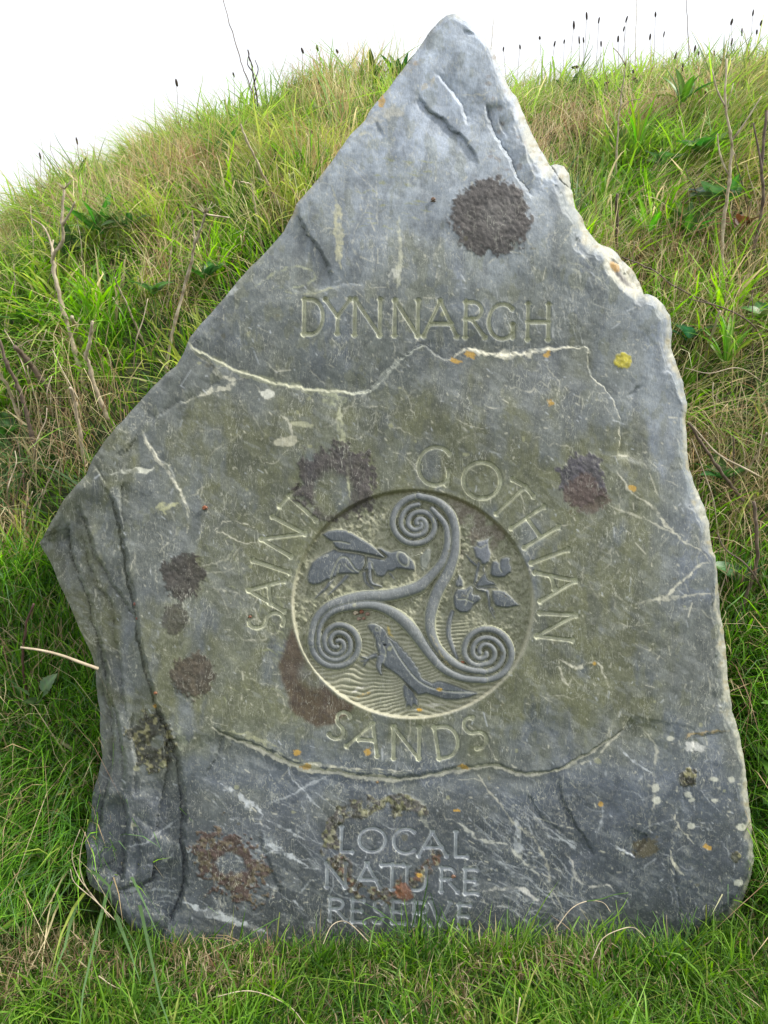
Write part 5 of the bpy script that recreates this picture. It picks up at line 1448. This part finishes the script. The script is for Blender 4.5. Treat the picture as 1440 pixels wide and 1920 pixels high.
# bramble at the lower left: red stem with a spray of dull leaves
bs, b0 = path3([(62,1330),(48,1290),(43,1240),(46,1190),(62,1130)], .22)
br = empty('bramble', b0, 'red stemmed bramble with three drooping dull leaves left of the stone', 'bramble')
tube('stem', bs - b0, [.0035, .0025], M_BRAMBLE, br, 6)
for (lx, ly, an, ln_) in [(88,1292,35,.055),(62,1300,200,.05),(85,1310,-30,.055),(70,1315,-110,.035)]:
    d0 = np.linalg.norm(b0 - CAM) / np.linalg.norm(ray(62, 1330)) - .21
    o_ = link_mesh('leaf', leaf_mesh(ln_, .036, .2, .3, (.075, .12, .055), .1, 11, 'ovate'), M_LEAF, br)
    o_.location = tuple(CAM + ray(lx - 8, ly + 5) * d0 - b0); o_.rotation_euler = (.5, -.7, R(an))

# straw hanging along the lower left corner of the stone and a few bent stems in front of the lettering
def straw(pix, d, mat, label, r=.0012, cat='grass stem', h=None):
    P_ = catmull(pix, 5)
    pts = np.array([CAM + ray(x, y) * (d if np.ndim(d) == 0 else np.interp(i / (len(P_) - 1), np.linspace(0, 1, len(d)), d)) for i, (x, y) in enumerate(P_)])
    b = pts[0].copy()
    t = tube('grass_stem', pts - b, [r, r * .6], mat, None, 5, 0, .05)
    t.location = tuple(b)
    tag(t, label, cat)
M_GREENSTEM = noisy_material('green_stem', (.06, .14, .02), (.12, .24, .04), 40, .5)
straw([(205,1720),(170,1675),(145,1640),(135,1600),(150,1555)], [1.68,1.66,1.65,1.65], M_STALKW, 'outermost curved straw hugging the stone lower left corner')
straw([(200,1712),(165,1670),(150,1630),(152,1590),(160,1560)], [1.68,1.66,1.65,1.65], M_STALKW, 'inner curved straw hugging the stone lower left corner')
straw([(215,1725),(180,1690),(140,1655),(132,1630)], [1.67,1.65,1.64], M_STALKW, 'low slanting straw below the lower left corner')
straw([(184,1254),(150,1242),(118,1230),(80,1220),(38,1214)], [1.68,1.66,1.64,1.62,1.60], M_STALKW, 'pale broken stick lying across dark grass left of the stone', .0040, 'stick')
straw([(690,1765),(660,1735),(640,1727),(620,1738),(606,1770)], [1.62,1.64,1.66,1.64,1.6], M_STALKW, 'bent straw arching below the first letter of the bottom line')
straw([(690,1795),(700,1740),(712,1722),(735,1725),(760,1760)], [1.58,1.62,1.64,1.62,1.58], M_GREENSTEM, 'green stem arching over the bottom line of letters', .0014)
straw([(700,1750),(680,1730),(695,1720),(712,1722),(740,1745),(770,1752)], [1.6,1.62,1.64,1.62,1.6], M_GREENSTEM, 'second green stem curling below the word in the last line', .0012)
straw([(1040,1745),(1070,1705),(1100,1690),(1130,1692),(1145,1710)], [1.6,1.63,1.65,1.64], M_STALKW, 'pale dry stem arching in front of the stone at lower right')
straw([(1100,1690),(1130,1685),(1150,1678),(1178,1674)], [1.64,1.63,1.62], M_GREENSTEM, 'green blade tip reaching right from the dry arching stem')
straw([(1110,1800),(1130,1760),(1165,1742),(1190,1740),(1210,1758)], [1.55,1.58,1.6,1.58], M_STALKW, 'lower pale arching stem in the turf at right')
straw([(430,1780),(480,1745),(525,1720)], [1.6,1.62,1.63], M_GREENSTEM, 'single green blade slanting over the stone base at left', .0016)
straw([(950,1780),(951,1720),(951,1705)], [1.6,1.63,1.64], M_GREENSTEM, 'upright green blade in front of the stone base', .0014)
straw([(185,1830),(215,1850),(250,1858),(300,1852)], [1.55,1.56,1.56], M_STALKW, 'dry stem lying on the turf at lower left')
straw([(400,1870),(470,1858),(540,1885),(575,1925)], [1.5,1.5,1.48], M_STALKW, 'dry stem lying on the turf at the bottom of the frame')
straw([(975,1870),(968,1920),(960,1960)], [1.5,1.46], M_STALKW, 'pair of pale stems at the bottom edge', .0016)

def nearstraw(pix, off, mat, label, r=.002):
    b = ground_hit(*pix[0]); d = np.linalg.norm(b - CAM) / np.linalg.norm(ray(*pix[0]))
    straw(pix, [d] + [d - off] * (len(pix) - 1), mat, label, r, 'dry stem')
nearstraw([(125,628),(95,640),(60,637),(32,652)], .2, M_STALKW, 'pale curved stem crossing in front of the broken brown stalk', .0022)
nearstraw([(62,760),(48,700),(30,655),(8,618)], .2, M_STALKW, 'slim pale stem running up beside the broken brown stalk')
nearstraw([(100,790),(88,740),(97,705)], .18, M_STALKW, 'short pale stem standing right of the broken brown stalk')
nearstraw([(165,790),(145,745),(120,700),(98,655)], .2, M_STALK, 'slanting thin stem between the bleached stalks')
nearstraw([(60,900),(68,830),(85,790),(88,765)], .2, M_STALKW, 'pale bent stem low between the left stalks')
nearstraw([(20,980),(14,920),(30,870),(28,845)], .2, M_STALK, 'kinked stem near the left frame edge below the stalks')
nearstraw([(250,700),(255,640),(268,600),(277,560)], .15, M_STALKW, 'upright pale straw between the two umbel stalks')
nearstraw([(1436,900),(1400,880),(1345,850),(1300,800)], .25, M_STALKW, 'pale bramble stem arching out from the stone right edge', .0032)
nearstraw([(1438,640),(1400,600),(1350,575),(1290,560)], .2, M_STALKD, 'brown arching stem right of the stone shoulder', .0026)
nearstraw([(1345,1010),(1338,940),(1318,880),(1296,822)], .22, M_STALK, 'thin stem drooping along the stone right edge', .002)
nearstraw([(1435,720),(1385,690),(1330,700),(1285,690)], .2, M_STALKW, 'pale straw lying across the bright grass tuft', .0018)
nearstraw([(1438,1120),(1400,1060),(1360,1030),(1345,1000)], .22, M_STALKD, 'brown bramble stem low on the right', .0026)
# flowers
def flower(px, py, rad, col, label, n=14, name='flower_head', cat='flower'):
    b = ground_hit(px, py + 25)
    d0 = np.linalg.norm(b - CAM) / np.linalg.norm(ray(px, py + 25))
    tip_ = CAM + ray(px, py) * (d0 - .03)
    t = empty('flower_stem', b, label, cat)
    tube('stem', np.array([b, (b + tip_) / 2, tip_]) - b, [.0012, .001], M_GREENSTEM, t, 4, 0, 0)
    V = []; tr = []; Cc = []
    for k in range(n * 5):
        v_ = np.array([random.gauss(0, 1), random.gauss(0, 1), abs(random.gauss(0, .8))]); v_ /= np.linalg.norm(v_)
        a_ = np.cross(v_, [.3, .2, .9]); a_ /= np.linalg.norm(a_)
        c_ = tip_ - b + v_ * rad * random.uniform(.4, 1)
        i0 = len(V)
        V += [c_ + a_ * rad * .22, c_ - a_ * rad * .22, c_ + v_ * rad * .4]
        tr.append((i0, i0 + 1, i0 + 2)); f = random.uniform(.7, 1.15); Cc += [[x * f for x in col]] * 3
    link_mesh(name, np_mesh(name, V, None, tr, np.array(Cc), smooth=False), M_STRAW, t)
flower(329, 300, .020, (.55, .48, .14), 'creamy yellow flower cluster on the left bank')
flower(331, 317, .010, (.35, .16, .04), 'small rusty faded flower under the creamy one')
flower(147, 318, .011, (.6, .55, .2), 'pale yellow flower on the left skyline')
flower(32, 427, .010, (.6, .4, .12), 'orange yellow flower at the far left'); flower(50, 428, .007, (.4, .25, .1), 'tiny tan flower beside the orange one at far left')
flower(1385, 150, .012, (.75, .75, .72), 'small white flower near the top right'); flower(1264, 204, .013, (.7, .72, .66), 'white flower among plantain leaves on the right bank')

# snails
def snail(pos, r, colr, label, up=None, group=None):
    t = empty('snail', pos, label, 'snail', group)
    m = noisy_material('snail_shell', tuple(c * .6 for c in colr), colr, 500, .35, .1)
    n = 44; pts = []; rd = []
    for i in range(n):
        a_ = i / n * 2 * math.pi * 2.6
        k = math.exp(-.20 * a_)
        pts.append((r * .62 * k * math.cos(a_), r * .62 * k * math.sin(a_), r * .55 * (1 - k)))
        rd.append(r * .52 * k)
    sh = tube('shell', pts, rd, m, t, 8, 0, 0)
    body = tube('foot', [(-r * .7, -r * .4, -r * .42), (0, -r * .3, -r * .4), (r * .8, -r * .3, -r * .42), (r * 1.1, -r * .3, -r * .4)], [r * .1, r * .3, r * .28, r * .1], M_STALKD, t, 6)
    rot = Vector(up if up is not None else NRM).to_track_quat('Z', 'Y').to_euler()
    t.rotation_euler = (rot.x, rot.y, rot.z)
for (u, v, r, c, lb) in [(811,377,.0065,(.22,.13,.08),'tan snail on the stone left of the big grey lichen'),(383,953,.0075,(.30,.10,.04),'orange brown snail on the stone left of the ring lettering'),
    (468,1157,.0045,(.25,.10,.05),'tiny brown snail inside the first letter of the ring'),(666,1150,.0075,(.5,.42,.3),'pale banded snail leftmost of the cluster in the medallion'),
    (677,1148,.0065,(.28,.11,.06),'reddish snail in the middle of the medallion cluster'),(688,1152,.0065,(.3,.2,.14),'striped snail rightmost of the medallion cluster'),
    (672,1161,.006,(.34,.24,.18),'small snail lower left in the medallion cluster'),(681,1160,.0055,(.3,.18,.12),'small snail lower right in the medallion cluster'),
    (866,1243,.006,(.36,.13,.06),'red brown snail against the right spiral'),(849,1644,.0062,(.24,.13,.08),'brown snail on the last letters of the middle bottom line'),
    (253,1133,.006,(.28,.12,.09),'pinkish brown snail in the left crack'),(257,1160,.005,(.26,.10,.07),'second small snail lower in the left crack'),
    (292,1299,.005,(.30,.12,.05),'orange snail in the crack beside the brown lichen'),(707,1467,.004,(.3,.2,.1),'tiny snail under the pale quartz seam')]:
    snail(stone_point(u, v, 3), r, c, lb)
for (px, py, r, c, lb) in [(1407,523,.010,(.7,.66,.58),'white snail on the grass of the right bank'),(1331,165,.012,(.72,.68,.6),'whitish snail high on the right bank'),(12,461,.011,(.68,.6,.5),'pale snail at the far left of the bank')]:
    b = ground_hit(px, py); snail(b + np.array([0, -.09, .10]), r, c, lb, up=(0, -.8, .6))
